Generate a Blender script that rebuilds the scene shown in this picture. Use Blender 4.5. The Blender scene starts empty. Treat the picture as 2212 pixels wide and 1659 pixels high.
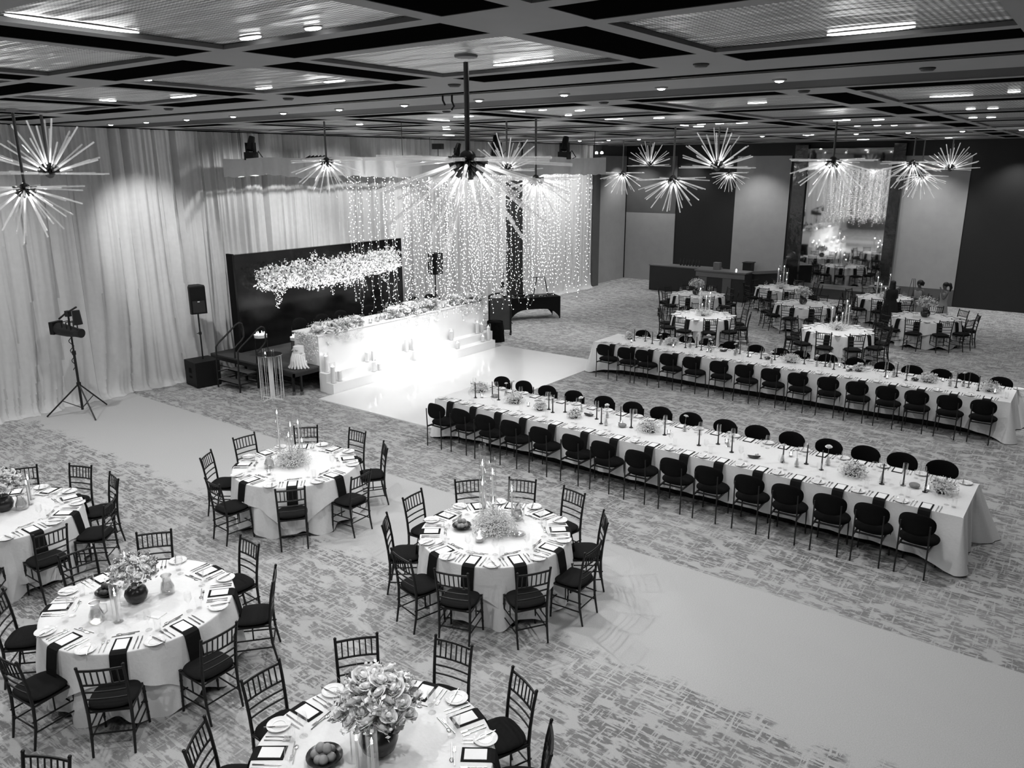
import bpy, math, random
from mathutils import Vector, Matrix
C = bpy.context
S = C.scene
COL = S.collection
PI = math.pi
R = random.Random(7)

# ------------------------------------------------------------------ camera
cam_d = bpy.data.cameras.new('camera')
cam_d.sensor_width = 36.0
cam_d.lens = 27.826
cam_d.clip_end = 200
cam = bpy.data.objects.new('camera', cam_d)
COL.objects.link(cam)
# world axes expressed in camera space (x right, y down, z forward)
AX = (0.794026, -0.163530, 0.585476)
def _axes():
    c = Vector((1106.0, 829.5)); va = Vector((-1250.0, 367.0)) - c; vb = Vector((2440.0, 355.0)) - c
    f = math.sqrt(-va.dot(vb))
    a = Vector((va.x, va.y, f)).normalized(); b = Vector((vb.x, vb.y, f)).normalized()
    b = (b - a * a.dot(b)).normalized()
    X = -a; Y = b; Z = X.cross(Y)
    return X, Y, Z
_X, _Y, _Z = _axes()
rot = Matrix(((_X.x, -_X.y, -_X.z), (_Y.x, -_Y.y, -_Y.z), (_Z.x, -_Z.y, -_Z.z)))
CAM_H = 5.07
cam.matrix_world = Matrix.Translation((0, 0, CAM_H)) @ rot.to_4x4()
S.camera = cam
def project(x, y, z):
    v = Vector((x, y, z - CAM_H))
    cx, cy, cz = (_X * v.x + _Y * v.y + _Z * v.z)
    if cz <= 0.05:
        return (-9e9, -9e9)
    return (1106 + 1709.8 * cx / cz, 829.5 + 1709.8 * cy / cz)
def seen(x, y, z, m=0):
    a, b = project(x, y, z)
    return -m <= a <= 2212 + m and -m <= b <= 1659 + m

# ------------------------------------------------------------------ world, exposure
W = bpy.data.worlds.new('world'); S.world = W; W.use_nodes = True
W.node_tree.nodes['Background'].inputs[0].default_value = (1, 1, 1, 1)
W.node_tree.nodes['Background'].inputs[1].default_value = 0.006
S.view_settings.view_transform = 'Standard'
S.view_settings.look = 'None'
S.view_settings.gamma = 1
S.view_settings.exposure = 0.3
S.view_settings.use_curve_mapping = False
S.cycles.use_denoising = True
S.cycles.sample_clamp_indirect = 4.0
S.cycles.max_bounces = 7
S.cycles.diffuse_bounces = 3
S.cycles.glossy_bounces = 4
S.cycles.transmission_bounces = 4
S.cycles.transparent_max_bounces = 10
S.cycles.caustics_reflective = False
S.cycles.caustics_refractive = False

# ------------------------------------------------------------------ room lights (the hall's ceiling fittings and rig, plus some added spots)
def spot(name, loc, tgt, power, deg=60, blend=0.6, rad=0.06):
    d = bpy.data.lights.new(name, 'SPOT'); d.energy = power; d.spot_size = math.radians(deg); d.spot_blend = blend
    d.shadow_soft_size = rad
    o = bpy.data.objects.new(name, d); COL.objects.link(o); o.location = loc
    v = Vector(tgt) - Vector(loc)
    o.rotation_euler = v.to_track_quat('-Z', 'Y').to_euler()
    return o
CZ = 5.92
K = 0.78
# general downlights over the whole hall
for (x, y, pw) in [(-15.9, -1.5, 300), (-10.2, -1.5, 300), (-4.6, -1.0, 260), (1.2, -1.0, 110),
                   (-15.6, 2.9, 330), (-10.2, 2.9, 330), (-4.53, 2.2, 250), (-7.4, 5.4, 330), (-1.7, 2.9, 240), (1.2, 5.4, 120),
                   (-15.6, 6.0, 330), (-12.4, 8.2, 300), (-7.0, 8.2, 300), (-3.0, 8.2, 270), (0.9, 8.2, 90),
                   (-8.9, 9.9, 260), (-4.5, 11.6, 260), (-0.7, 14.5, 330), (-7.4, 14.5, 250), (-1.9, 17.6, 150),
                   (-13.5, 19.8, 420), (-7.4, 20.6, 240), (-3.0, 20.6, 240), (-16.5, 25.5, 260), (-12.0, 26.5, 220), (-8.0, 29.5, 200), (-4.0, 27.5, 220), (0.5, 22.5, 200), (0.5, 28.5, 150)]:
    spot('ceiling_spot', (x, y, CZ - 0.03), (x, y, 0), pw * K, 150, 0.8, 0.04)
# pin spots on the round tables (x, y of the table centre, where the lamp hangs from, power)
for (tx, ty, lx, ly, pw) in [(-9.3, 6.95, -11.2, 8.3, 130), (-5.6, 7.0, -8.6, 8.9, 230), (-7.43, 3.49, -8.8, 5.4, 160), (-3.9, 3.41, -4.5, 5.2, 170),
                             (-10.91, 3.56, -11.8, 5.4, 160), (-9.44, 22.03, -9.4, 20.2, 420), (-5.63, 22.16, -5.6, 20.2, 420)]:
    spot('pin_spot', (lx, ly, CZ - 0.1), (tx, ty, 0.76), pw, 34, 0.35, 0.03)
# stage wash on the white head table and dance floor, from the suspended rig
spot('stage_spot', (-11.3, 13.6, 5.2), (-14.0, 14.3, 0.4), 800, 36, 0.8, 0.1)
spot('stage_spot', (-11.3, 16.0, 5.2), (-14.5, 15.2, 1.2), 380, 60, 0.8, 0.1)
spot('stage_spot', (-11.2, 12.2, 5.2), (-14.4, 12.8, 1.2), 400, 50, 0.8, 0.1)
spot('stage_spot', (-12.2, 14.4, 5.2), (-12.6, 14.2, 0), 420, 75, 0.9, 0.1)
spot('stage_spot', (-12.2, 12.0, 5.2), (-14.6, 12.5, 1.4), 260, 36, 0.7, 0.06)  # this and the next: added to brighten the head table garlands
spot('stage_spot', (-12.2, 15.6, 5.2), (-14.7, 15.6, 1.4), 260, 60, 0.7, 0.06)
spot('stage_spot', (-13.6, 13.0, 5.2), (-16.7, 13.6, 2.4), 260, 60, 0.7, 0.06)  # this and the next: added to brighten the flower cloud
spot('stage_spot', (-13.6, 15.6, 5.2), (-16.7, 15.6, 2.4), 170, 50, 0.7, 0.06)
# curtain spots
spot('curtain_spot', (-15.2, 8.3, 5.8), (-17.9, 9.9, 3.3), 420, 48, 0.8, 0.05)
for yy, pw in ((12.6, 210), (15.2, 200), (17.8, 190), (20.4, 210), (22.8, 200), (25.2, 230), (27.6, 260)):
    spot('curtain_spot', (-15.8, yy, 5.75), (-17.9, yy, 2.7), pw, 110, 0.8, 0.08)
# uplights behind the head table, onto the flower installation
for yy in (12.1, 13.7, 15.3, 16.7):
    spot('up_spot', (-16.15, yy, 0.75), (-16.7, yy, 2.2), 230, 80, 0.8, 0.05)
spot('added_pool_spot', (-13.4, 20.3, CZ - 0.04), (-13.6, 20.2, 0), 420, 50, 0.9, 0.04)  # two added spots, no fitting: their pools make the paler carpet patches
spot('added_pool_spot', (-0.3, 19.6, CZ - 0.04), (-0.4, 19.8, 0), 480, 56, 0.9, 0.04)
# wall washers by the back wall
for (x, y, pw) in [(-17.3, 31.9, 240), (-15.2, 32.2, 200), (-12.0, 31.6, 260), (-5.6, 31.6, 260), (-3.0, 32.1, 260), (-1.0, 32.0, 260), (1.5, 32.0, 200)]:
    spot('wall_washer', (x, y, CZ - 0.1), (x, y + 0.4, 0), pw, 100, 0.8, 0.04)

# the lamps inside the starburst chandeliers
def point(name, loc, power, rad=0.09):
    d = bpy.data.lights.new(name, 'POINT'); d.energy = power; d.shadow_soft_size = rad
    o = bpy.data.objects.new(name, d); COL.objects.link(o); o.location = loc
for (x, y, z, pw) in [(-4.5, 5.36, 5.0, 28), (-12.3, 10.45, 5.05, 130), (-8.56, 12.1, 4.7, 90), (-9.6, 12.6, 5.15, 22), (-8.15, 16.86, 4.65, 100), (-13.6, 24.3, 4.7, 90), (-13.9, 26.8, 5.2, 100),
                      (-7.39, 17.5, 5.2, 110), (-12.4, 30.6, 4.65, 110), (-4.72, 16.9, 5.0, 100), (-5.33, 27.6, 5.0, 110), (-5.65, 30.8, 4.6, 110), (-4.85, 31.2, 5.1, 110), (-14.22, 6.22, 5.13, 80), (-13.97, 5.70, 4.62, 80)]:
    point('chandelier_lamp', (x, y, z), pw * 0.32, 0.03)

# ------------------------------------------------------------------ materials
MATS = {}
def g(v):
    return (v, v, v, 1)
def ordinal(i):
    W_ = ['first', 'second', 'third', 'fourth', 'fifth', 'sixth', 'seventh', 'eighth', 'ninth', 'tenth', 'eleventh', 'twelfth', 'thirteenth', 'fourteenth', 'fifteenth', 'sixteenth', 'seventeenth', 'eighteenth', 'nineteenth']
    if i < 19: return W_[i]
    n_ = i + 1; T_ = {2: 'twent', 3: 'thirt', 4: 'fort'}[n_ // 10]
    return T_ + 'ieth' if n_ % 10 == 0 else T_ + 'y-' + W_[n_ % 10 - 1]
def mat(name, v, rough=0.6, metal=0.0, emit=0.0, spec=None, alpha=None, trans=0.0, noise=None, bump=None, sheen=0.0, sample=True):
    if name in MATS: return MATS[name]
    m = bpy.data.materials.new(name); m.use_nodes = True
    nt = m.node_tree; b = nt.nodes['Principled BSDF']
    b.inputs['Base Color'].default_value = g(v)
    b.inputs['Roughness'].default_value = rough
    b.inputs['Metallic'].default_value = metal
    if spec is not None: b.inputs['Specular IOR Level'].default_value = spec
    if trans: b.inputs['Transmission Weight'].default_value = trans
    if sheen: b.inputs['Sheen Weight'].default_value = sheen
    if alpha is not None: b.inputs['Alpha'].default_value = alpha
    if emit:
        b.inputs['Emission Color'].default_value = g(1); b.inputs['Emission Strength'].default_value = emit
        if not sample: m.cycles.emission_sampling = 'NONE'
    if noise or bump:
        tc = nt.nodes.new('ShaderNodeTexCoord'); n = nt.nodes.new('ShaderNodeTexNoise')
        n.inputs['Scale'].default_value = (noise or bump)[0]; n.inputs['Detail'].default_value = 4
        nt.links.new(tc.outputs['Object'], n.inputs['Vector'])
        if noise:
            r = nt.nodes.new('ShaderNodeMapRange'); r.inputs[3].default_value = v * (1 - noise[1]); r.inputs[4].default_value = v * (1 + noise[1])
            nt.links.new(n.outputs['Fac'], r.inputs[0]); nt.links.new(r.outputs[0], b.inputs['Base Color'])
        if bump:
            bp = nt.nodes.new('ShaderNodeBump'); bp.inputs['Strength'].default_value = bump[1]; bp.inputs['Distance'].default_value = 0.02
            nt.links.new(n.outputs['Fac'], bp.inputs['Height']); nt.links.new(bp.outputs[0], b.inputs['Normal'])
    MATS[name] = m
    return m
def nodes_of(m):
    return m.node_tree, m.node_tree.nodes['Principled BSDF']
def glassy(name, tint=0.95, glossy=0.12, emit=0.0):
    if name in MATS: return MATS[name]
    m = bpy.data.materials.new(name); m.use_nodes = True; nt = m.node_tree
    for n in list(nt.nodes): nt.nodes.remove(n)
    out = nt.nodes.new('ShaderNodeOutputMaterial'); t = nt.nodes.new('ShaderNodeBsdfTransparent'); t.inputs[0].default_value = g(tint)
    gl = nt.nodes.new('ShaderNodeBsdfGlossy'); gl.inputs['Roughness'].default_value = 0.08; gl.inputs[0].default_value = g(1)
    lw = nt.nodes.new('ShaderNodeLayerWeight'); lw.inputs[0].default_value = 0.35
    mr = nt.nodes.new('ShaderNodeMapRange'); mr.inputs[3].default_value = glossy * 0.12; mr.inputs[4].default_value = min(1, glossy * 5)
    mx = nt.nodes.new('ShaderNodeMixShader')
    nt.links.new(lw.outputs['Facing'], mr.inputs[0]); nt.links.new(mr.outputs[0], mx.inputs[0])
    nt.links.new(t.outputs[0], mx.inputs[1]); nt.links.new(gl.outputs[0], mx.inputs[2])
    last = mx
    if emit:
        e = nt.nodes.new('ShaderNodeEmission'); e.inputs[1].default_value = emit
        ad = nt.nodes.new('ShaderNodeAddShader'); nt.links.new(mx.outputs[0], ad.inputs[0]); nt.links.new(e.outputs[0], ad.inputs[1]); last = ad
        m.cycles.emission_sampling = 'NONE'
    nt.links.new(last.outputs[0], out.inputs[0])
    MATS[name] = m
    return m

M_cloth = mat('white linen', 0.78, 0.9, noise=(30, 0.05), bump=(60, 0.15), sheen=0.2)
M_white = mat('white paint', 0.82, 0.5, noise=(6, 0.03))
M_card = mat('menu card', 0.86, 0.7, noise=(40, 0.03))
M_black = mat('black lacquer', 0.008, 0.35, noise=(40, 0.3), spec=0.35)
M_velvet = mat('black upholstery', 0.005, 0.95, noise=(60, 0.3), spec=0.12)
M_cush = mat('black seat cushion', 0.008, 0.9, noise=(50, 0.3), spec=0.15)
M_nap = mat('black napkin', 0.008, 0.85, noise=(50, 0.3), spec=0.15)
M_bmetal = mat('black metal', 0.01, 0.45, noise=(30, 0.3), spec=0.4)
M_steel = mat('polished steel', 0.55, 0.22, metal=1.0, noise=(20, 0.1))
M_china = mat('white china', 0.8, 0.18, noise=(10, 0.02))
M_curt = mat('curtain fabric', 0.58, 0.9, noise=(9, 0.08), sheen=0.2)
M_petal = mat('white petals', 0.9, 0.7, noise=(30, 0.08), trans=0.0)
M_petal2 = mat('grey petals', 0.75, 0.7, noise=(30, 0.15))
M_leaf = mat('leaves', 0.22, 0.6, noise=(30, 0.35))
M_baby = mat('small blossom sprays', 0.75, 0.8, noise=(60, 0.3))
M_pot = mat('black ceramic', 0.02, 0.25, noise=(10, 0.2))
M_wax = mat('white wax', 0.85, 0.5, noise=(10, 0.02))
M_taper = mat('dark taper wax', 0.035, 0.45, noise=(20, 0.2))
M_flame = mat('flame', 1, 0.5, emit=30.0, sample=False)
M_lamp = mat('lit lamp', 1, 0.5, emit=12.0, sample=False)
M_slot = mat('lit slot', 1, 0.5, emit=7.0, sample=False)
M_fairy = mat('fairy bulb', 1, 0.5, emit=6.0, sample=False)
M_wire = mat('clear wire', 0.35, 0.5, noise=(20, 0.1))
M_glass = glassy('clear glass', 0.995, 0.07)
M_glass2 = glassy('dense glass', 0.86, 0.2)
M_fruit = mat('fruit skin', 0.3, 0.5, noise=(30, 0.15))
M_fruit2 = mat('dark fruit skin', 0.05, 0.45, noise=(30, 0.2))
M_stagetop = mat('stage carpet', 0.05, 0.95, noise=(25, 0.25), bump=(200, 0.3))
M_speaker = mat('speaker cabinet', 0.006, 0.6, noise=(60, 0.3), bump=(150, 0.2), spec=0.25)
M_grey = mat('mid grey board', 0.09, 0.7, noise=(12, 0.15))

# ------------------------------------------------------------------ mesh builder
class MB:
    def __init__(s): s.v = []; s.f = []
    def add(s, vs, fs):
        o = len(s.v); s.v += [tuple(p) for p in vs]; s.f += [tuple(i + o for i in q) for q in fs]; return s
    def box(s, cx, cy, cz, sx, sy, sz, rz=0.0, mtx=None):
        hx, hy, hz = sx / 2, sy / 2, sz / 2; c_, s_ = math.cos(rz), math.sin(rz)
        vs = []
        for dz in (-hz, hz):
            for dx, dy in ((-hx, -hy), (hx, -hy), (hx, hy), (-hx, hy)):
                p = Vector((cx + dx * c_ - dy * s_, cy + dx * s_ + dy * c_, cz + dz))
                vs.append(tuple(mtx @ p) if mtx else tuple(p))
        return s.add(vs, [(3, 2, 1, 0), (4, 5, 6, 7), (0, 1, 5, 4), (1, 2, 6, 5), (2, 3, 7, 6), (3, 0, 4, 7)])
    def rbox(s, x0, y0, z0, x1, y1, z1):
        return s.box((x0 + x1) / 2, (y0 + y1) / 2, (z0 + z1) / 2, x1 - x0, y1 - y0, z1 - z0)
    def tube(s, pts, r, n=8, caps=True, taper=None):
        pts = [Vector(p) for p in pts]; m = len(pts); rings = []
        prev = None
        for i, p in enumerate(pts):
            d = (pts[min(i + 1, m - 1)] - pts[max(i - 1, 0)]).normalized()
            if prev is None:
                up = Vector((0, 0, 1)) if abs(d.z) < 0.9 else Vector((1, 0, 0))
                a = d.cross(up).normalized()
            else:
                a = (prev - d * prev.dot(d)).normalized()
            prev = a; b = d.cross(a)
            rr = r if not taper else taper[i]
            if isinstance(r, (list, tuple)): rr = r[i]
            rings.append([p + a * rr * math.cos(2 * PI * k / n) + b * rr * math.sin(2 * PI * k / n) for k in range(n)])
        vs = [q for ring in rings for q in ring]; fs = []
        for i in range(m - 1):
            for k in range(n):
                k2 = (k + 1) % n
                fs.append((i * n + k, i * n + k2, (i + 1) * n + k2, (i + 1) * n + k))
        if caps:
            fs.append(tuple(range(n - 1, -1, -1))); fs.append(tuple((m - 1) * n + k for k in range(n)))
        return s.add(vs, fs)
    def lathe(s, prof, n=24, cx=0, cy=0, cz=0, closed=False):
        vs = []; fs = []; m = len(prof)
        for (r, z) in prof:
            for k in range(n):
                a = 2 * PI * k / n
                vs.append((cx + r * math.cos(a), cy + r * math.sin(a), cz + z))
        for i in range(m - 1):
            for k in range(n):
                k2 = (k + 1) % n
                fs.append((i * n + k, i * n + k2, (i + 1) * n + k2, (i + 1) * n + k))
        if not closed:
            if prof[0][0] > 1e-6: fs.append(tuple(range(n - 1, -1, -1)))
            if prof[-1][0] > 1e-6: fs.append(tuple((m - 1) * n + k for k in range(n)))
        return s.add(vs, fs)
    def grid(s, fn, nu, nv, closeu=False):
        vs = [fn(i / nu, j / nv) for j in range(nv + 1) for i in range(nu if closeu else nu + 1)]
        w_ = nu if closeu else nu + 1; fs = []
        for j in range(nv):
            for i in range(nu):
                i2 = (i + 1) % w_ if closeu else i + 1
                fs.append((j * w_ + i, j * w_ + i2, (j + 1) * w_ + i2, (j + 1) * w_ + i))
        return s.add(vs, fs)
    def ball(s, c, r, n=8, m=5, sq=(1, 1, 1)):
        prof = []
        for j in range(m + 1):
            a = -PI / 2 + PI * j / m
            prof.append((max(math.cos(a), 1e-3 if j in (0, m) else 0), math.sin(a)))
        vs = []
        for (rr, z) in prof:
            for k in range(n):
                a = 2 * PI * k / n
                vs.append((c[0] + r * sq[0] * rr * math.cos(a), c[1] + r * sq[1] * rr * math.sin(a), c[2] + r * sq[2] * z))
        fs = []
        for i in range(m):
            for k in range(n):
                k2 = (k + 1) % n
                fs.append((i * n + k, i * n + k2, (i + 1) * n + k2, (i + 1) * n + k))
        return s.add(vs, fs)
    def octa(s, c, r):
        x, y, z = c
        return s.add([(x + r, y, z), (x - r, y, z), (x, y + r, z), (x, y - r, z), (x, y, z + r), (x, y, z - r)],
                     [(0, 2, 4), (2, 1, 4), (1, 3, 4), (3, 0, 4), (2, 0, 5), (1, 2, 5), (3, 1, 5), (0, 3, 5)])
    def pad(s, fx, fy, nseg, thick, curve, mtx, e=2.6):
        """a cushion: superellipse outline fx by fy half sizes, rounded rim, bent by curve(x,y)"""
        ss = (0.0, 0.45, 0.75, 0.92, 0.985, 1.0)
        def ring(sc, side):
            h = thick / 2 * max(0.0, 1 - sc ** 5) ** 0.5
            out = []
            for k in range(nseg):
                a = 2 * PI * k / nseg; c_, s_ = math.cos(a), math.sin(a)
                x = fx * sc * math.copysign(abs(c_) ** (2 / e), c_); y = fy * sc * math.copysign(abs(s_) ** (2 / e), s_)
                out.append(mtx @ Vector((x, y, curve(x, y) + side * h)))
            return out
        rings = [ring(q, 1) for q in ss[1:]] + [ring(q, -1) for q in reversed(ss[1:-1])]
        vs = [mtx @ Vector((0, 0, curve(0, 0) + thick / 2))]; 
        for r_ in rings: vs += r_
        vs.append(mtx @ Vector((0, 0, curve(0, 0) - thick / 2)))
        fs = []; n = nseg
        for k in range(n): fs.append((0, 1 + k, 1 + (k + 1) % n))
        for i in range(len(rings) - 1):
            for k in range(n):
                k2 = (k + 1) % n
                fs.append((1 + i * n + k, 1 + (i + 1) * n + k, 1 + (i + 1) * n + k2, 1 + i * n + k2))
        L = 1 + (len(rings) - 1) * n; last = len(vs) - 1
        for k in range(n): fs.append((last, L + (k + 1) % n, L + k))
        return s.add(vs, fs)
    def mesh(s, name, smooth=True):
        me = bpy.data.meshes.new(name); me.from_pydata(s.v, [], s.f); me.update()
        if smooth:
            me.polygons.foreach_set('use_smooth', [True] * len(me.polygons))
        return me
    def build(s, name, material, parent=None, smooth=False, loc=None, label=None):
        me = s.mesh(name, smooth); me.materials.append(material)
        if smooth:
            try: me.set_sharp_from_angle(angle=math.radians(40))
            except Exception: pass
        o = bpy.data.objects.new(name, me); COL.objects.link(o)
        if parent is not None: o.parent = parent
        if loc is not None: o.location = loc
        if label: o['label'] = label
        return o
def tag(o, label=None, cat=None, group=None, kind=None):
    if label: o['label'] = label
    if cat: o['category'] = cat
    if group: o['group'] = group
    if kind: o['kind'] = kind
    return o
def empty(name, loc=(0, 0, 0), rz=0.0, label=None, cat=None, group=None):
    o = bpy.data.objects.new(name, None); COL.objects.link(o); o.location = loc; o.rotation_euler = (0, 0, rz)
    o.empty_display_size = 0.2
    return tag(o, label, cat, group)
def kids(o): return [c for c in bpy.data.objects if c.parent is o]
class Proto:
    """one of a kind; the first place() uses the original, later ones copy it with all its parts"""
    def __init__(s, root, tree): s.root = root; s.tree = tree; s.used = False
    def place(s, loc, rz=0.0, label=None, group=None, cat=None, scale=None, rx=0.0):
        if not s.used:
            s.used = True; r = s.root
        else:
            r = s.root.copy(); COL.objects.link(r)
            for (ch, subs) in s.tree:
                c = ch.copy(); COL.objects.link(c); c.parent = r
                for sub in subs:
                    d = sub.copy(); COL.objects.link(d); d.parent = c
        r.location = loc; r.rotation_euler = (rx, 0, rz)
        if scale: r.scale = scale if isinstance(scale, (tuple, list)) else (scale,) * 3
        tag(r, label, cat, group)
        return r
def proto(root, *parts):
    """parts: objects, or (object, [sub objects])"""
    tree = []
    for q in parts:
        if isinstance(q, tuple): tree.append((q[0], list(q[1])))
        else: tree.append((q, []))
    return Proto(root, tree)
def I4(): return Matrix.Identity(4)
# ------------------------------------------------------------------ setting: floor
def floor_material():
    m = bpy.data.materials.new('patterned carpet'); m.use_nodes = True; nt, b = nodes_of(m)
    N = nt.nodes.new; L = nt.links.new
    tc = N('ShaderNodeTexCoord'); sep = N('ShaderNodeSeparateXYZ'); L(tc.outputs['Object'], sep.inputs[0])
    def streak(sx, sy, sc, lo, hi, seed):
        mp = N('ShaderNodeMapping'); mp.inputs['Scale'].default_value = (sx, sy, 1); mp.inputs['Location'].default_value = (seed, seed * 2, 0)
        L(tc.outputs['Object'], mp.inputs[0])
        n = N('ShaderNodeTexNoise'); n.inputs['Scale'].default_value = sc; n.inputs['Detail'].default_value = 3; n.inputs['Roughness'].default_value = 0.55
        L(mp.outputs[0], n.inputs['Vector'])
        r = N('ShaderNodeMapRange'); r.interpolation_type = 'SMOOTHSTEP'; r.inputs[1].default_value = lo; r.inputs[2].default_value = hi
        L(n.outputs['Fac'], r.inputs[0]); return r.outputs[0]
    def math_(op, a, b_=None):
        n = N('ShaderNodeMath'); n.operation = op
        for i, q in enumerate((a, b_)):
            if q is None: continue
            if isinstance(q, (int, float)): n.inputs[i].default_value = q
            else: L(q, n.inputs[i])
        return n.outputs[0]
    a = streak(0.9, 11, 2.6, 0.53, 0.59, 0); c = streak(11, 0.9, 2.6, 0.55, 0.62, 5)
    patch = streak(1.0, 1.7, 3.6, 0.41, 0.49, 3); big = streak(0.6, 1, 1.0, 0.35, 0.65, 8)
    blk = streak(3.0, 8, 3.4, 0.38, 0.47, 9)
    cut = math_('MAXIMUM', a, c)
    dark = math_('MULTIPLY', math_('MULTIPLY', patch, blk), math_('SUBTRACT', 1.0, math_('MULTIPLY', cut, 0.85)))
    fac = math_('MULTIPLY', dark, math_('ADD', math_('MULTIPLY', big, 0.35), 0.65))
    col = math_('ADD', math_('MULTIPLY', fac, -0.26), 0.43)
    # plain woven bands across the hall
    wob = streak(1.5, 1.5, 2.0, 0.3, 0.7, 4); wo = math_('MULTIPLY', math_('SUBTRACT', wob, 0.5), 0.35)
    wo2 = math_('MULTIPLY', math_('MULTIPLY', math_('SUBTRACT', math_('MAXIMUM', a, c), 0.5), 1.0), 0.45)
    y = math_('ADD', math_('ADD', sep.outputs['Y'], wo), wo2)
    def band(y0, y1, fz0, fz1, src):
        u = N('ShaderNodeMapRange'); u.interpolation_type = 'SMOOTHSTEP'; u.inputs[1].default_value = y0 - fz0; u.inputs[2].default_value = y0 + fz0; L(y, u.inputs[0])
        d = N('ShaderNodeMapRange'); d.interpolation_type = 'SMOOTHSTEP'; d.inputs[1].default_value = y1 - fz1; d.inputs[2].default_value = y1 + fz1
        d.inputs[3].default_value = 1; d.inputs[4].default_value = 0; L(sep.outputs['Y'], d.inputs[0])
        return math_('MULTIPLY', u.outputs[0], d.outputs[0])
    b1 = band(6.25, 8.84, 0.10, 0.02, y)
    fine = N('ShaderNodeTexNoise'); fine.inputs['Scale'].default_value = 90; L(tc.outputs['Object'], fine.inputs['Vector'])
    plain = math_('ADD', math_('MULTIPLY', fine.outputs['Fac'], 0.10), 0.42)
    mx = N('ShaderNodeMix'); mx.data_type = 'FLOAT'; L(b1, mx.inputs[0]); L(col, mx.inputs[2]); L(plain, mx.inputs[3])
    fz = math_('ADD', math_('MULTIPLY', fine.outputs['Fac'], 0.3), 0.85)
    L(math_('MULTIPLY', mx.outputs[0], fz), b.inputs['Base Color'])
    b.inputs['Roughness'].default_value = 0.95; b.inputs['Specular IOR Level'].default_value = 0.15
    bp = N('ShaderNodeBump'); bp.inputs['Strength'].default_value = 0.25; bp.inputs['Distance'].default_value = 0.01
    L(fine.outputs['Fac'], bp.inputs['Height']); L(bp.outputs[0], b.inputs['Normal'])
    return m
MB().rbox(-18.6, -4.2, -0.2, 4.2, 33.4, 0.0).build('floor', floor_material())['kind'] = 'structure'

# ------------------------------------------------------------------ walls
M_wgrey = mat('grey wall panel', 0.36, 0.75, noise=(3, 0.1), bump=(120, 0.2))
M_wdark = mat('dark wall panel', 0.009, 0.6, noise=(3, 0.15))
M_wmid = mat('charcoal wall panel', 0.10, 0.7, noise=(3, 0.12), bump=(120, 0.2))
M_wlight = mat('pale wall plaster', 0.16, 0.8, noise=(3, 0.08))
def struct(o, name=None):
    o['kind'] = 'structure'; return o
struct(MB().rbox(-18.6, -4.2, 0, -18.3, 33.4, 6.6).build('wall_left', M_wmid))
struct(MB().rbox(-18.6, 33.0, 0, 4.4, 33.4, 6.6).build('wall_back', M_wdark))
struct(MB().rbox(4.1, -4.2, 0, 4.4, 33.4, 6.6).build('wall_right', M_wdark))
struct(MB().rbox(-18.6, -4.4, 0, 4.4, -4.1, 6.6).build('wall_front', M_wlight))
n = 0
for (x0, x1, z0, z1, mt) in [(-18.2, -15.75, 0.0, 3.02, M_wgrey), (-18.2, -15.75, 3.02, 5.48, M_wmid), (-13.05, -10.8, 0.55, 5.45, M_wgrey), (-6.75, -4.45, 0.62, 5.4, M_wgrey),
                             (-13.05, -10.8, 0.0, 0.55, M_wmid), (-6.75, -4.45, 0.0, 0.62, M_wmid)]:
    n += 1
    struct(MB().rbox(x0, 32.96, z0, x1, 33.0, z1).build('wall_panel_%d' % n, mt))
struct(MB().rbox(-18.3, 29.9, 0, -18.22, 32.9, 5.5).build('wall_panel_7', M_wgrey))
struct(MB().rbox(-18.3, 29.6, 0, -17.9, 30.1, 5.9).build('trim_2', M_wmid))
# ------------------------------------------------------------------ ceiling
M_void = mat('ceiling void', 0.004, 1.0, noise=(2, 0.2), spec=0.0)
struct(MB().rbox(-18.6, -4.4, 5.975, 4.4, 33.4, 6.6).build('ceiling', M_void))
M_trim = mat('ceiling trim paint', 0.33, 0.7, noise=(4, 0.05))
GX = [-20.25, -17.35, -14.5, -11.65, -8.8, -5.95, -3.12, -0.3, 2.55, 5.4]
GY1 = [-3.15, -0.7, 1.75, 4.2, 6.65]
GY2 = [10.15, 13.05, 16.1, 19.15, 22.2, 25.5, 28.6, 31.7]
tr = MB(); cells = []
ZT0, ZT1 = 5.92, 5.95
inlay = MB()
def rect(x0, y0, x1, y1):
    x0, x1 = max(x0, -18.3), min(x1, 4.1); y0, y1 = max(y0, -4.1), min(y1, 33.0)
    if x1 - x0 > 0.01 and y1 - y0 > 0.01: tr.rbox(x0, y0, ZT0, x1, y1, ZT1)
for GY, last_y in ((GY1, 6.65), (GY2, 31.7)):
    for j, y in enumerate(GY):
        for i, x in enumerate(GX):
            rect(x - .4, y - .25, x + .4, y + .25)
            if i + 1 < len(GX):
                xn = GX[i + 1]
                rect(x - .4, y + .25, xn - .4, y + .4) if False else None
                rect(x + .25, y + .25, xn - .25, y + .4); rect(x + .25, y - .4, xn - .25, y - .25)
            if j + 1 < len(GY):
                yn = GY[j + 1]
                rect(x + .25, y + .4, x + .4, yn - .4); rect(x - .4, y + .4, x - .25, yn - .4)
            for sx in (-1, 1):
                rect(x - .25, y + .25, x + .25, y + .4) if sx == 1 else rect(x - .25, y - .4, x + .25, y - .25)
            if i + 1 < len(GX): inlay.rbox(x + .4, y - .25, 5.924, GX[i + 1] - .4, y + .25, 5.95)
            if j + 1 < len(GY): inlay.rbox(x - .25, y + .4, 5.924, x + .25, GY[j + 1] - .4, 5.95)
            if i + 1 < len(GX) and j + 1 < len(GY):
                cells.append((x + .4, y + .4, GX[i + 1] - .4, GY[j + 1] - .4))
rect(-18.3, 7.05, 4.1, 7.6)
rect(-18.3, 7.9, 4.1, 8.85)
o = struct(tr.build('trim_1', M_trim))
inlay.rbox(-18.3, 7.6, 5.926, 4.1, 7.9, 5.95)
struct(inlay.build('trim_5', M_void))
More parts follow.
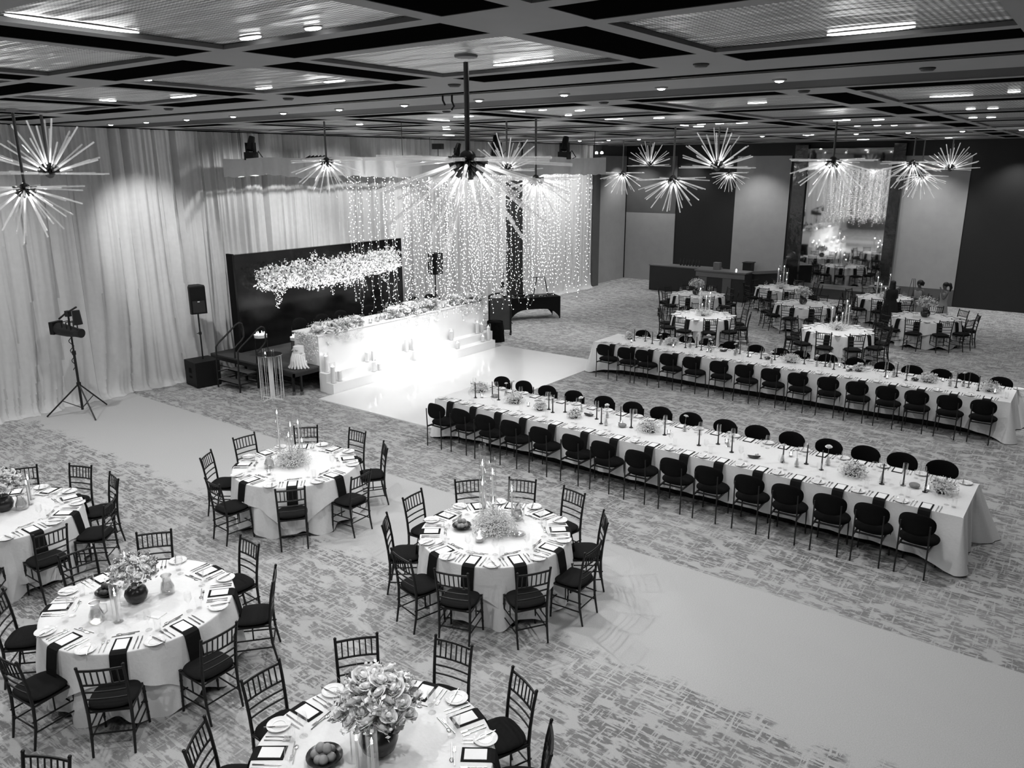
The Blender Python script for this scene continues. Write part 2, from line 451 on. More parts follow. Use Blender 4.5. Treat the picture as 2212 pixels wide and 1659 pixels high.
# dark bulkhead strip and slim track lying in the slot
struct(MB().rbox(-18.3, 8.85, 5.93, 4.1, 9.75, 5.974).build('ceiling_beam', mat('dark bulkhead', 0.03, 0.7, noise=(4, 0.1))))
struct(MB().rbox(-18.3, 7.72, 5.915, 4.1, 7.76, 5.926).build('trim_3', M_bmetal))
# second bulkhead far away
struct(MB().rbox(-18.3, 23.15, 5.90, 4.1, 23.45, 5.95).build('trim_4', mat('pale bulkhead lip', 0.9, 0.6, noise=(4, 0.05))))
def panel_material():
    m = bpy.data.materials.new('perforated metal'); m.use_nodes = True; nt, b = nodes_of(m); N = nt.nodes.new; L = nt.links.new
    tc = N('ShaderNodeTexCoord')
    mp = N('ShaderNodeMapping'); mp.inputs['Rotation'].default_value = (0, 0, 0.785); L(tc.outputs['Object'], mp.inputs[0])
    v = N('ShaderNodeTexChecker'); v.inputs['Scale'].default_value = 34; v.inputs[1].default_value = g(0.72); v.inputs[2].default_value = g(0.22); L(mp.outputs[0], v.inputs[0])
    L(v.outputs[0], b.inputs['Base Color'])
    b.inputs['Metallic'].default_value = 1.0; b.inputs['Roughness'].default_value = 0.36
    mp2 = N('ShaderNodeMapping'); mp2.inputs['Scale'].default_value = (0.35, 2.2, 1); mp2.inputs['Rotation'].default_value = (0, 0, -0.55); L(tc.outputs['Object'], mp2.inputs[0])
    n_ = N('ShaderNodeTexNoise'); n_.inputs['Scale'].default_value = 1.6; n_.inputs['Detail'].default_value = 2; L(mp2.outputs[0], n_.inputs['Vector'])
    bp = N('ShaderNodeBump'); bp.inputs['Strength'].default_value = 1.0; bp.inputs['Distance'].default_value = 0.35; L(n_.outputs['Fac'], bp.inputs['Height']); L(bp.outputs[0], b.inputs['Normal'])
    return m
M_perf = panel_material()
for (x0, y0, x1, y1) in cells:
    x0, x1 = max(x0, -18.3), min(x1, 4.1); y0, y1 = max(y0, -4.1), min(y1, 33)
    if x1 - x0 < .2: continue
    if not any(seen(x, y, 5.95, 40) for x in (x0, x1, (x0 + x1) / 2) for y in (y0, y1, (y0 + y1) / 2)): continue
    struct(MB().rbox(x0 - .005, y0 - .005, 5.952, x1 + .005, y1 + .005, 5.974).build('ceiling_panel', M_perf))

# ------------------------------------------------------------------ lamps in the ceiling
SLOTS = [(-8.16, 5.89, -7.93, 6.08), (-8.26, 4.63, -8.19, 4.71), (-11.13, 5.63, -11.1, 5.86), (-10.06, 6.01, -9.48, 6.05), (-9.34, 6.03, -9.1, 6.05), (-13.26, 6.3, -13.04, 6.35), (-16.39, 6.51, -15.9, 6.54), (-7.0, 5.95, -6.68, 6.02), (-5.16, 3.66, -4.94, 3.7), (-4.44, 3.7, -4.36, 3.69), (-5.49, 2.26, -5.4, 3.09), (-4.69, 5.97, -4.04, 5.96), (-8.15, 10.82, -8.16, 11.21), (-10.01, 11.53, -9.53, 11.55), (-10.81, 11.76, -10.91, 12.4), (-13.36, 12.19, -13.21, 12.32), (-13.43, 15.04, -13.34, 15.3), (-15.88, 17.81, -15.86, 18.32), (-12.63, 14.13, -12.47, 14.26), (-7.37, 11.51, -7.18, 11.52), (-7.74, 11.03, -7.59, 11.01), (-8.15, 12.42, -8.06, 12.49), (-8.26, 14.04, -7.87, 13.94), (-7.36, 14.27, -7.13, 14.26), (-8.05, 17.0, -8.15, 17.4), (-8.22, 17.9, -7.97, 17.99), (-7.26, 16.93, -7.07, 16.96), (-12.82, 23.9, -12.38, 24.0), (-10.86, 23.68, -10.82, 24.27), (-13.3, 23.9, -13.18, 24.0), (-4.57, 11.75, -4.29, 11.81), (-2.26, 12.2, -1.76, 12.31), (-2.24, 15.27, -2.15, 15.27), (-1.95, 15.29, -1.83, 15.39), (-2.6, 18.05, -2.48, 18.14), (-2.32, 18.15, -2.18, 18.23), (-4.92, 17.3, -4.59, 17.38), (-4.25, 17.6, -4.03, 17.68), (-5.18, 19.99, -5.09, 20.07), (-4.78, 20.05, -4.66, 20.15), (-4.46, 20.32, -4.38, 20.39), (-6.84, 17.08, -6.59, 17.03), (-7.67, 16.9, -7.48, 16.96), (-5.01, 26.15, -4.54, 26.2), (-5.08, 30.9, -4.88, 31.0), (-7.83, 30.68, -7.42, 30.71), (-7.93, 25.0, -7.6, 24.99), (-1.35, 12.05, -1.22, 12.07), (-1.82, 6.03, -1.26, 6.1)]
SLOTS.sort(key=lambda q: project((q[0] + q[2]) / 2, (q[1] + q[3]) / 2, 5.94)[0])
CN = [0, 0]
for i, (x0, y0, x1, y1) in enumerate(SLOTS):
    if abs(x0 + 5.49) < .01: x0, x1 = -5.46, -5.43
    cx, cy = (x0 + x1) / 2, (y0 + y1) / 2
    ln = max(0.14, math.hypot(x1 - x0, y1 - y0)); an = math.atan2(y1 - y0, x1 - x0)
    an = PI / 2 if abs(y1 - y0) > abs(x1 - x0) else 0
    r = empty('linear_ceiling_light', (cx, cy, 5.94), an, 'lit slot lamp in the ceiling %s dark beam, %s from the left' % (('before the', 'beyond the')[int(cy > 8)], ordinal(CN[int(cy > 8)])), 'ceiling light', 'slot lamps in the ceiling panels'); CN[int(cy > 8)] += 1
    MB().pad(ln / 2, .03, 24, .016, lambda x, y: 0, I4(), 2.4).build('diffuser', M_slot, r)
    MB().pad(ln / 2 + .012, .042, 24, .008, lambda x, y: 0.008, I4(), 2.4).build('frame', M_trim, r)
dr = empty('downlight'); 
dd = MB().lathe([(.001, -0.034), (0.035, -0.028), (0.05, -0.012), (0.05, 0.0)], 16).build('lens', M_lamp, dr)
db = MB().lathe([(0.045, 0.0), (0.048, -0.018), (0.07, -0.014), (0.075, 0.0)], 20).build('bezel', M_trim, dr, True)
P_down = proto(dr, dd, db)
for k, x in enumerate([-16.55, -15.2, -13.82, -12.4, -11.04, -9.7, -8.33, -6.97, -5.63, -4.33, -3.0]):
    P_down.place((x, 8.55, 5.92), 0, 'small round downlight in the near pale ceiling beam, %s from the curtains' % ordinal(k), 'downlights along the near ceiling beam', 'ceiling light')
for k, x in enumerate([-14.7, -13.6, -12.5, -8.54, -7.27, -5.98, -4.7, -3.46, -2.2]):
    P_down.place((x, 23.3, 5.90), 0, 'small round downlight in the far thin ceiling beam, %s from the curtains' % ordinal(k), 'downlights along the far ceiling beam', 'ceiling light', scale=1.3)
# smoke sensors: small dark discs on the crossings
sr = empty('smoke_sensor'); s1 = MB().lathe([(0.001, -0.03), (0.05, -0.028), (0.07, -0.01), (0.07, 0)], 16).build('housing', mat('grey plastic', 0.04, 0.5, noise=(9, 0.1)), sr, True)
P_sens = proto(sr, s1)
for k, (x, y) in enumerate([(-8.72, 6.85), (-5.92, 6.85), (-3.1, 6.85), (-11.6, 6.9), (-5.92, 9.98), (-8.8, 9.98), (-3.2, 9.98), (-1.6, 8.4)]):
    P_sens.place((x, y, 5.92), 0, 'small dark round ceiling sensor, ' + ['before the beam, second from the curtains', 'before the beam, third from the curtains', 'before the beam, fourth from the curtains', 'before the beam, nearest the curtains', 'beyond the beam, middle one', 'beyond the beam, nearest the curtains', 'beyond the beam, farthest from the curtains', 'on the beam at the right'][k], 'ceiling sensors', 'sensor')

# ------------------------------------------------------------------ curtains along the left wall
def curtain(y0, y1, xb, seed, z1=5.90, tight=False, name='curtain'):
    rr = random.Random(seed); ph = [rr.uniform(0, 6.28) for _ in range(6)]
    fr = [rr.uniform(1.1, 1.5), rr.uniform(3.0, 3.8), rr.uniform(6.5, 8), rr.uniform(15, 18), rr.uniform(26, 30)]
    am = [0.028, 0.028, 0.024, 0.024, 0.013]
    nu = int((y1 - y0) / 0.02); lv = [0, .006, .02, .04, .07, .11, .17, .26, .4, .6, .8, 1.0]
    def fn(u, v):
        y = y0 + (y1 - y0) * u; k = min(int(round(v * (len(lv) - 1))), len(lv) - 1); t = lv[k]; z = 0.015 + (z1 - 0.015) * t
        d = 0
        for q in range(5):
            bend = (1 - t) ** 3 * 0.35 * math.sin(y * 0.9 + ph[0]) if q > 0 else 0
            d += am[q] * math.sin((y + bend) * fr[q] + ph[q])
        d += .016 * math.sin((y + bend) * 47 + ph[3]) * (.6 + .4 * math.sin(y * 2.1)) + .008 * math.sin((y + bend) * 71)
        d = d + 0.03 * (abs(math.sin((y + (1 - t) ** 3 * .35 * math.sin(y * .9 + ph[0])) * fr[2] * .5 + ph[5])) ** 3)
        pool = (0.14 + 0.06 * math.sin(y * 5 + ph[2]) + 0.03 * math.sin(y * 17)) * math.exp(-z / 0.06) + 0.05 * math.exp(-z / .35)
        if k == 0: pool += 0.05 + .03 * math.sin(y * 9); z = 0.004
        if tight: d -= 0.05 * max(0, math.sin(y * 14.3 + ph[1])) ** 14 + 0.06 * max(0, math.sin(y * 9.1 + ph[4])) ** 20 + .02 * math.sin(y * 46)
        else: d -= 0.07 * max(0, math.sin((y + bend) * 5.3 + ph[4])) ** 24 + 0.05 * max(0, math.sin((y + bend) * 12.7 + ph[1])) ** 14
        e = min(1, min(u, 1 - u) * nu * 0.15)
        return (xb + d * e + pool, y, z)
    return MB().grid(fn, nu, len(lv) - 1).build(name, M_curt, None, True)
yc = [-4.0, -0.5, 2.6, 5.35, 8.15, 11.2]
pos = ['outside the left edge', 'nearest the camera', 'behind the radiating lamps at the left edge', 'behind the black tripod spotlight', 'beside the black loudspeaker']
for i in range(5):
    cu = curtain(yc[i], yc[i + 1] - 0.004, -17.9, 10 + i)
    tag(cu, 'tall pale floor-length curtain panel, ' + pos[i], 'curtain')
yc2 = [11.2, 14.6, 18.0, 21.2, 23.5]
pos2 = ['behind the left half of the black screen', 'behind the right half of the black screen', 'just right of the black screen, behind the fairy lights', 'left of the tall black gap, behind the fairy lights']
for i in range(4):
    tag(curtain(yc2[i], yc2[i + 1] - 0.004, -17.95, 30 + i, 5.9, True), 'tall pale pleated curtain panel ' + pos2[i], 'curtain')
tag(curtain(24.55, 29.5, -17.95, 41, 5.9, True), 'tall pale curtain panel at the far end, right of the tall black gap', 'curtain')
tag(MB().rbox(-18.05, 23.5, 0.0, -17.98, 24.56, 4.6).build('black_drape', mat('black drape', 0.006, 0.9, noise=(9, 0.2))), 'tall narrow black panel showing between two pale curtains', 'panel')
tag(curtain(23.4, 24.7, -18.1, 44, 5.9, True), 'short pale curtain length above the tall black panel', 'curtain')

# ------------------------------------------------------------------ mirror on the back wall
M_mirror = mat('mirror glass', 0.72, 0.03, metal=1.0)
M_bronze = mat('dark mirrored trim', 0.10, 0.12, metal=0.9, bump=(2.2, 0.6))
mr = empty('wall_mirror', (0, 0, 0), 0, 'huge frameless-looking wall mirror between two dark reflective pillars', 'mirror')
MB().rbox(-10.12, 32.86, 0.36, -7.02, 32.9, 5.7).build('glass', M_mirror, mr)
MB().rbox(-10.12, 32.9, 0.36, -7.02, 32.96, 5.7).build('backing', M_wdark, mr)
for (x0, x1, w_) in [(-10.62, -10.12, 'left'), (-7.02, -6.6, 'right')]:
    tag(MB().rbox(x0, 32.74, 0.0, x1, 32.98, 5.85).build('mirror_pillar', M_bronze), 'dark glossy mirrored pillar at the %s side of the big wall mirror' % w_, 'pillar')
tag(MB().rbox(-10.1, 32.2, 0.0, -7.04, 32.84, 0.36).box(-8.57, 32.52, 0.375, 3.08, 0.66, 0.03).build('mirror_plinth', mat('bronze plinth', 0.07, 0.35, metal=0.4, noise=(3, .2))), 'low dark plinth under the big wall mirror', 'plinth')
# ------------------------------------------------------------------ chair prototypes (front faces +y, origin on the floor under the seat)
def make_chiavari():
    r = empty('chiavari_chair')
    seat = MB().pad(.205, .195, 28, .055, lambda x, y: 0, Matrix.Translation((0, 0.0, .475)), 3.2).build('seat_cushion', M_cush, r, True)
    fr = MB(); z = .435
    for q in (((-.185, .175), (.185, .175)), ((-.185, -.175), (.185, -.175)), ((-.185, -.175), (-.185, .175)), ((.185, -.175), (.185, .175))):
        (a, b), (c, d) = q; fr.tube([(a, b, z), (c, d, z)], .014, 8)
    fr.box(0, 0, .437, .34, .33, .018)
    frame = fr.build('seat_frame', M_black, r, True)
    legs = []
    def bam(p, q_, r0, r1, n=5):
        # turned rod with little bamboo rings
        P, Q = Vector(p), Vector(q_); pts = []; rad = []
        for i in range(n):
            t0 = i / n; t1 = (i + 1) / n
            for t, k in ((t0 + .001, 1.25), (t0 + .04 / n * 2, 1.0), (t1 - .06 / n * 2, .97)):
                pts.append(P.lerp(Q, t)); rad.append((r0 + (r1 - r0) * t) * k)
        pts.append(Q); rad.append(r1 * 1.15)
        return pts, rad
    for sx in (-1, 1):
        m = MB(); p, q = bam((sx * .185, .175, .455), (sx * .195, .19, 0), .015, .011, 4); m.tube(p, q, 8)
        legs.append(m.build('leg', M_black, r, True))
    for sx in (-1, 1):
        m = MB(); m.tube([(sx * .15 * 1.2, -.175, .44), (sx * .178, -.185, .22), (sx * .176, -.225, 0)], [.016, .014, .011], 8)
        m.tube([(sx * .18, -.175, .42), (sx * .182, -.19, .60), (sx * .186, -.215, .78), (sx * .19, -.245, .925)], [.016, .015, .014, .013], 8)
        m.ball((sx * .19, -.246, .928), .016, 8, 5)
        legs.append(m.build('rear_leg', M_black, r, True))
    b = MB()
    def at(z): 
        t = (z - .44) / .485; return -.177 - .068 * t ** 1.3
    for z, rad in ((.895, .012), (.735, .010), (.655, .009), (.575, .009)):
        b.tube([(-.187, at(z), z), (-.09, at(z) - .012, z), (0, at(z) - .016, z), (.09, at(z) - .012, z), (.187, at(z), z)], rad, 6)
    for i in range(6):
        x = -.187 + .374 * (i + 1) / 7; c_ = .016 * (1 - (x / .187) ** 2)
        b.tube([(x, at(.735) - c_, .735), (x, at(.895) - c_, .895)], .007, 6)
    back = b.build('backrest', M_black, r, True)
    s = MB()
    for z, ins in ((.17, 0), (.28, 0)):
        for sx in (-1, 1): s.tube([(sx * .188, .183, z), (sx * .178, -.195 - .01, z)], .008, 6)
    s.tube([(-.19, .182, .23), (.19, .182, .23)], .008, 6); s.tube([(-.178, -.195, .22), (.178, -.195, .22)], .008, 6)
    for sx in (-1, 1): s.tube([(sx * .188, .18, .28), (sx * .186, .178, .43)], .001, 4); s.tube([(sx * .184, 0, .28), (sx * .184, 0, .43)], .008, 6)
    st = s.build('stretcher', M_black, r, True)
    return proto(r, seat, frame, *legs, back, st)
def make_round_chair():
    r = empty('upholstered_chair')
    seat = MB().pad(.24, .225, 32, .095, lambda x, y: .012 * (1 - (x / .25) ** 2 - (y / .25) ** 2), Matrix.Translation((0, .05, .435)), 2.3).build('seat', M_velvet, r, True)
    mtx = Matrix.Translation((0, -.235, .712)) @ Matrix.Rotation(math.radians(-6), 4, 'X') @ Matrix.Rotation(PI / 2, 4, 'X')
    back = MB().pad(.222, .142, 32, .055, lambda x, y: -.07 * (x / .222) ** 2, mtx, 2.5).build('backrest', M_velvet, r, True)
    legs = []
    for sx in (-1, 1):
        m = MB(); m.tube([(sx * .19, .2, .42), (sx * .2, .215, 0)], .010, 8); legs.append(m.build('leg', M_bmetal, r, True))
    for sx in (-1, 1):
        m = MB(); m.tube([(sx * .172, -.262, .74), (sx * .175, -.245, .40), (sx * .178, -.25, 0)], .0105, 8); legs.append(m.build('rear_leg', M_bmetal, r, True))
    f = MB()
    for sx in (-1, 1): f.box(sx * .176, -.02, .385, .016, .44, .028)
    f.box(0, .19, .385, .36, .02, .02); f.box(0, -.15, .385, .36, .02, .02)
    fr = f.build('seat_frame', M_bmetal, r)
    return proto(r, seat, back, *legs, fr)
P_chia = make_chiavari()
P_round = make_round_chair()

# ------------------------------------------------------------------ tableware prototypes
def single(name, mb, material, smooth=True):
    return proto(mb.build(name, material, None, smooth))
P_plate = single('side_plate', MB().lathe([(.001, 0), (.05, 0), (.058, .006), (.094, .018), (.097, .021), (.092, .023), (.060, .010), (.057, .010), (.056, .014), (.052, .014), (.05, .009), (.001, .008)], 28), M_china)
def napkin_mb(drop=.40):
    m = MB(); w_, t = .075, .005
    prof = [(.235, 0), (.01, 0), (-.018, -.012), (-.028, -.04), (-.058, -drop * .5), (-.078, -drop)]
    top = [(y, z + t) for y, z in prof]
    top[1] = (.008, t); top[2] = (-.024, -.008); top[3] = (-.035, -.04); top[4] = (-.065, -drop * .5); top[5] = (-.085, -drop)
    vs = []
    for x in (-w_, w_):
        for y, z in prof: vs.append((x, y, z))
        for y, z in top: vs.append((x, y, z))
    n_ = len(prof); a = 0; b = n_; c_ = 2 * n_; d = 3 * n_; fs = []
    for i in range(n_ - 1):
        fs += [(a + i, a + i + 1, c_ + i + 1, c_ + i), (b + i, d + i, d + i + 1, b + i + 1), (a + i, b + i, b + i + 1, a + i + 1), (c_ + i, c_ + i + 1, d + i + 1, d + i)]
    fs += [(a, c_, d, b), (a + n_ - 1, b + n_ - 1, d + n_ - 1, c_ + n_ - 1)]
    return m.add(vs, fs)
P_nap = single('napkin', napkin_mb(), M_nap, False)
def menu_proto():
    o = MB().box(0, 0, 0, .112, .172, .003).build('menu_card', M_card)
    return proto(o)
P_menu = menu_proto()
def fork_mb():
    m = MB().tube([(0, -.10, .004), (0, -.02, .006), (0, .045, .003)], [.004, .0025, .003], 6)
    m.box(0, .058, .004, .02, .025, .003)
    for dx in (-.0085, -.003, .003, .0085): m.box(dx, .085, .004, .0025, .035, .003)
    return m
def knife_mb():
    return MB().tube([(0, -.11, .004), (0, -.02, .004)], [.006, .0045], 6).add([(-.004, -.02, .002), (.006, -.02, .002), (.0085, .06, .002), (.002, .115, .002), (-.004, .10, .002), (-.004, -.02, .005), (.006, -.02, .005), (.0085, .06, .004), (.002, .115, .003), (-.004, .10, .004)],
        [(0, 4, 3, 2, 1), (5, 6, 7, 8, 9), (0, 1, 6, 5), (1, 2, 7, 6), (2, 3, 8, 7), (3, 4, 9, 8), (4, 0, 5, 9)])
def spoon_mb():
    return MB().tube([(0, -.10, .004), (0, 0, .006), (0, .06, .004)], [.004, .0025, .003], 6).ball((0, .08, .006), .021, 10, 6, (.8, 1.2, .25))
P_fork = single('fork', fork_mb(), M_steel); P_knife = single('knife', knife_mb(), M_steel); P_spoon = single('spoon', spoon_mb(), M_steel)
P_tumb = single('water_glass', MB().lathe([(.001, 0), (.028, 0), (.034, .12), (.0325, .12), (.027, .008), (.001, .008)], 16), M_glass)
def wine_proto():
    return proto(MB().lathe([(.001, 0), (.034, .001), (.006, .006), (.0035, .02), (.0035, .085), (.012, .095), (.036, .13), (.039, .165), (.032, .21), (.031, .21), (.037, .165), (.034, .132), (.001, .098)], 16).build('wine_glass', M_glass, None, True))
P_wine = wine_proto()

ZT = 0.765      # table surface
def clock(dx, dy, cx, cy):
    """hour of the seat as the camera sees the table, twelve being the far side"""
    v = Vector((cx, cy)).normalized(); rt = Vector((v.y, -v.x)); d = Vector((dx, dy))
    a = math.degrees(math.atan2(d.dot(rt), d.dot(v))) % 360
    h = int(round(a / 30)) % 12
    return ['twelve', 'one', 'two', 'three', 'four', 'five', 'six', 'seven', 'eight', 'nine', 'ten', 'eleven'][h]

# ------------------------------------------------------------------ round tables
def round_cloth(cx, cy, seed, name, label, over):
    rr = random.Random(seed); ph = [rr.uniform(0, 6.28) for _ in range(4)]; nn = 168
    def fn(u, v):
        a = 2 * PI * u
        if over:
            drop = min(.56, 1.18 / max(abs(math.cos(a + ph[0])), abs(math.sin(a + ph[0]))) - .9)
            wv = .016 * math.sin(9 * a + ph[1]) + .012 * math.sin(17 * a + ph[2]); r0, z0 = .905, ZT
            drop *= 1 + .05 * math.sin(5 * a + ph[3])
        else:
            drop = ZT - .012 - (.05 + .05 * math.sin(8 * a + ph[0])) ; wv = .035 * math.sin(13 * a + ph[1]) + .025 * math.sin(21 * a + ph[2]); r0, z0 = .898, ZT - .006
        if v < .34:
            t = v / .34; rad = r0 * t; z = z0
        elif v < .45:
            t = (v - .34) / .11; rad = r0 + .012 * math.sin(t * PI / 2); z = z0 - .012 * (1 - math.cos(t * PI / 2))
        else:
            t = (v - .45) / .55; rad = r0 + .012 + (.02 * t + wv * t * (1.0 if not over else .9)) ; z = z0 - .012 - drop * t
            if not over: rad += .02 * t
            else: rad += .03 * t + .006 * math.sin(27 * a) * t
        return (cx + rad * math.cos(a), cy + rad * math.sin(a), z)
    o = MB().grid(fn, nn, 22, True).build(name, M_cloth, None, True)
    tag(o, label, 'tablecloth')
def place_setting(x, y, rz, who, level, grp):
    """origin at the table edge, local +y towards the middle of the table"""
    c_, s_ = math.cos(rz), math.sin(rz)
    def P(dx, dy, dz=0): return (x + dx * c_ - dy * s_, y + dx * s_ + dy * c_, ZT + .001 + dz)
    j = R.uniform(-.04, .04)
    P_nap.place(P(0, .0), rz, 'black hanging napkin, ' + who, 'napkins ' + grp, 'napkin')
    P_menu.place(P(0, .125, .0075), rz + j * .4, 'white menu card on black napkin, ' + who, 'menus ' + grp, 'menu card')
    pl = P(-.30, .10); 
    if level >= 1: P_plate.place(pl, rz, 'white side plate, ' + who, 'side plates ' + grp, 'plate')
    if level >= 2:
        P_knife.place((P(-.275, .10)[0], P(-.275, .10)[1], ZT + .016), rz + .1, 'butter knife on the side plate, ' + who, 'butter knives ' + grp, 'knife')
        for k, dx in enumerate((-.175, -.135)):
            P_fork.place(P(dx, .13), rz + j, '%s steel fork left of menu, ' % ('outer', 'inner')[k] + who, 'forks ' + grp, 'fork')
        for k, dx in enumerate((.125, .165)):
            P_knife.place(P(dx, .13), rz + j, '%s steel knife right of menu, ' % ('inner', 'outer')[k] + who, 'knives ' + grp, 'knife')
        if level >= 3:
            P_spoon.place(P(.02, .31), rz + PI / 2 + .1, 'dessert spoon above the menu, ' + who, 'dessert spoons ' + grp, 'spoon')
            P_fork.place(P(-.02, .285), rz - PI / 2 + .1, 'dessert fork above the menu, ' + who, 'dessert forks ' + grp, 'fork')
    if level >= 1: P_wine.place(P(.20, .33), rz, 'clear wine glass, ' + who, 'wine glasses ' + grp, 'wine glass')
    if level >= 2: P_tumb.place(P(.29, .30), rz, 'clear water glass, ' + who, 'water glasses ' + grp, 'glass')
def round_table(key, cx, cy, angs, who, level, seed):
    r = empty('round_table', (cx, cy, 0), 0, 'round banquet table hidden under white cloths: ' + who, 'table')
    MB().lathe([(.001, ZT - .035), (.89, ZT - .035), (.89, ZT - .008), (.001, ZT - .008)], 48).build('tabletop', M_wgrey, r, True)
    for k in range(4):
        a = PI / 4 + k * PI / 2
        MB().tube([(.45 * math.cos(a), .45 * math.sin(a), ZT - .03), (.6 * math.cos(a), .6 * math.sin(a), 0)], .016, 8).build('leg', M_bmetal, r, True)
    round_cloth(cx, cy, seed, 'tablecloth', 'long white under-cloth reaching the floor, ' + who, False)
    round_cloth(cx, cy, seed + 50, 'table_overlay', 'short white top cloth with wavy hem, ' + who, True)
    for a_ in angs:
        a = math.radians(a_); dx, dy = math.cos(a), math.sin(a); h = clock(dx, dy, cx, cy)
        rz = math.atan2(-dy, -dx) - PI / 2
        x, y = cx + 1.11 * dx, cy + 1.11 * dy
        jr = R.uniform(-.08, .08)
        if seen(x, y, .5, 120) or seen(x + .2 * dx, y + .2 * dy, .9, 60):
            P_chia.place((x + R.uniform(-.02, .02), y + R.uniform(-.02, .02), 0), rz + jr, "black chiavari chair, %s o'clock side of %s" % (h, who), 'chairs at the ' + who, 'chair')
        if seen(cx + .8 * dx, cy + .8 * dy, ZT, 20):
            place_setting(cx + .905 * dx, cy + .905 * dy, rz, "%s o'clock seat, %s" % (h, who), level, 'on the ' + who)
TB = {
 'RT1': (-9.3, 6.95, [178, 134, 95, 55, 2, -42, -91, -143], 'round candle table nearest the stage', 3, 1),
 'RT2': (-5.5, 6.95, [-71, -34, 3, 40, 77, 112, 145, -179, -143, -102], 'central round table with tall candles', 3, 2),
 'RT3': (-7.43, 3.49, [0.6, 49.7, 90, 144.4, 180, -135.5, -82, -40.2], 'round table with dark flower vase', 3, 3),
 'RT4': (-10.91, 3.56, [147, 114, 79, 38.5, 1.3, -35, -71], "round table cut by the left edge", 3, 4),
 'RT5': (-3.9, 3.41, [142, 104, 66.5, 35, 180, -143, 2], 'round table cut by the bottom edge', 3, 5),
 'F1': (-9.44, 22.03, None, 'front-left table of the back group', 1, 6),
 'F2': (-11.24, 25.62, None, 'back table in front of the bar', 1, 7),
 'F3': (-9.39, 28.81, None, 'back table by the left mirror pillar', 1, 8),
 'F4': (-7.62, 25.76, None, 'middle back table with white bouquet', 1, 9),
 'F5': (-5.63, 22.16, None, 'pin-lit back table nearest the camera', 1, 10),
 'F6': (-5.85, 28.65, None, 'back table behind the dark-dressed woman', 1, 11),
 'F7': (-4.07, 25.53, None, 'rightmost back round table', 1, 12),
}
for k, (cx, cy, angs, who, lv, sd) in TB.items():
    if angs is None:
        ph = {'F1': 13, 'F2': 22, 'F3': 10, 'F4': 12, 'F5': 18, 'F6': 20, 'F7': 15}[k]
        angs = [ph + 36 * i for i in range(10)]
    round_table(k, cx, cy, angs, who, lv, sd)
P_chia.place((-5.55, 1.62, 0), PI + .5, 'black chiavari chair, only its back corner showing at the bottom left edge', 'chairs at the photo border', 'chair')

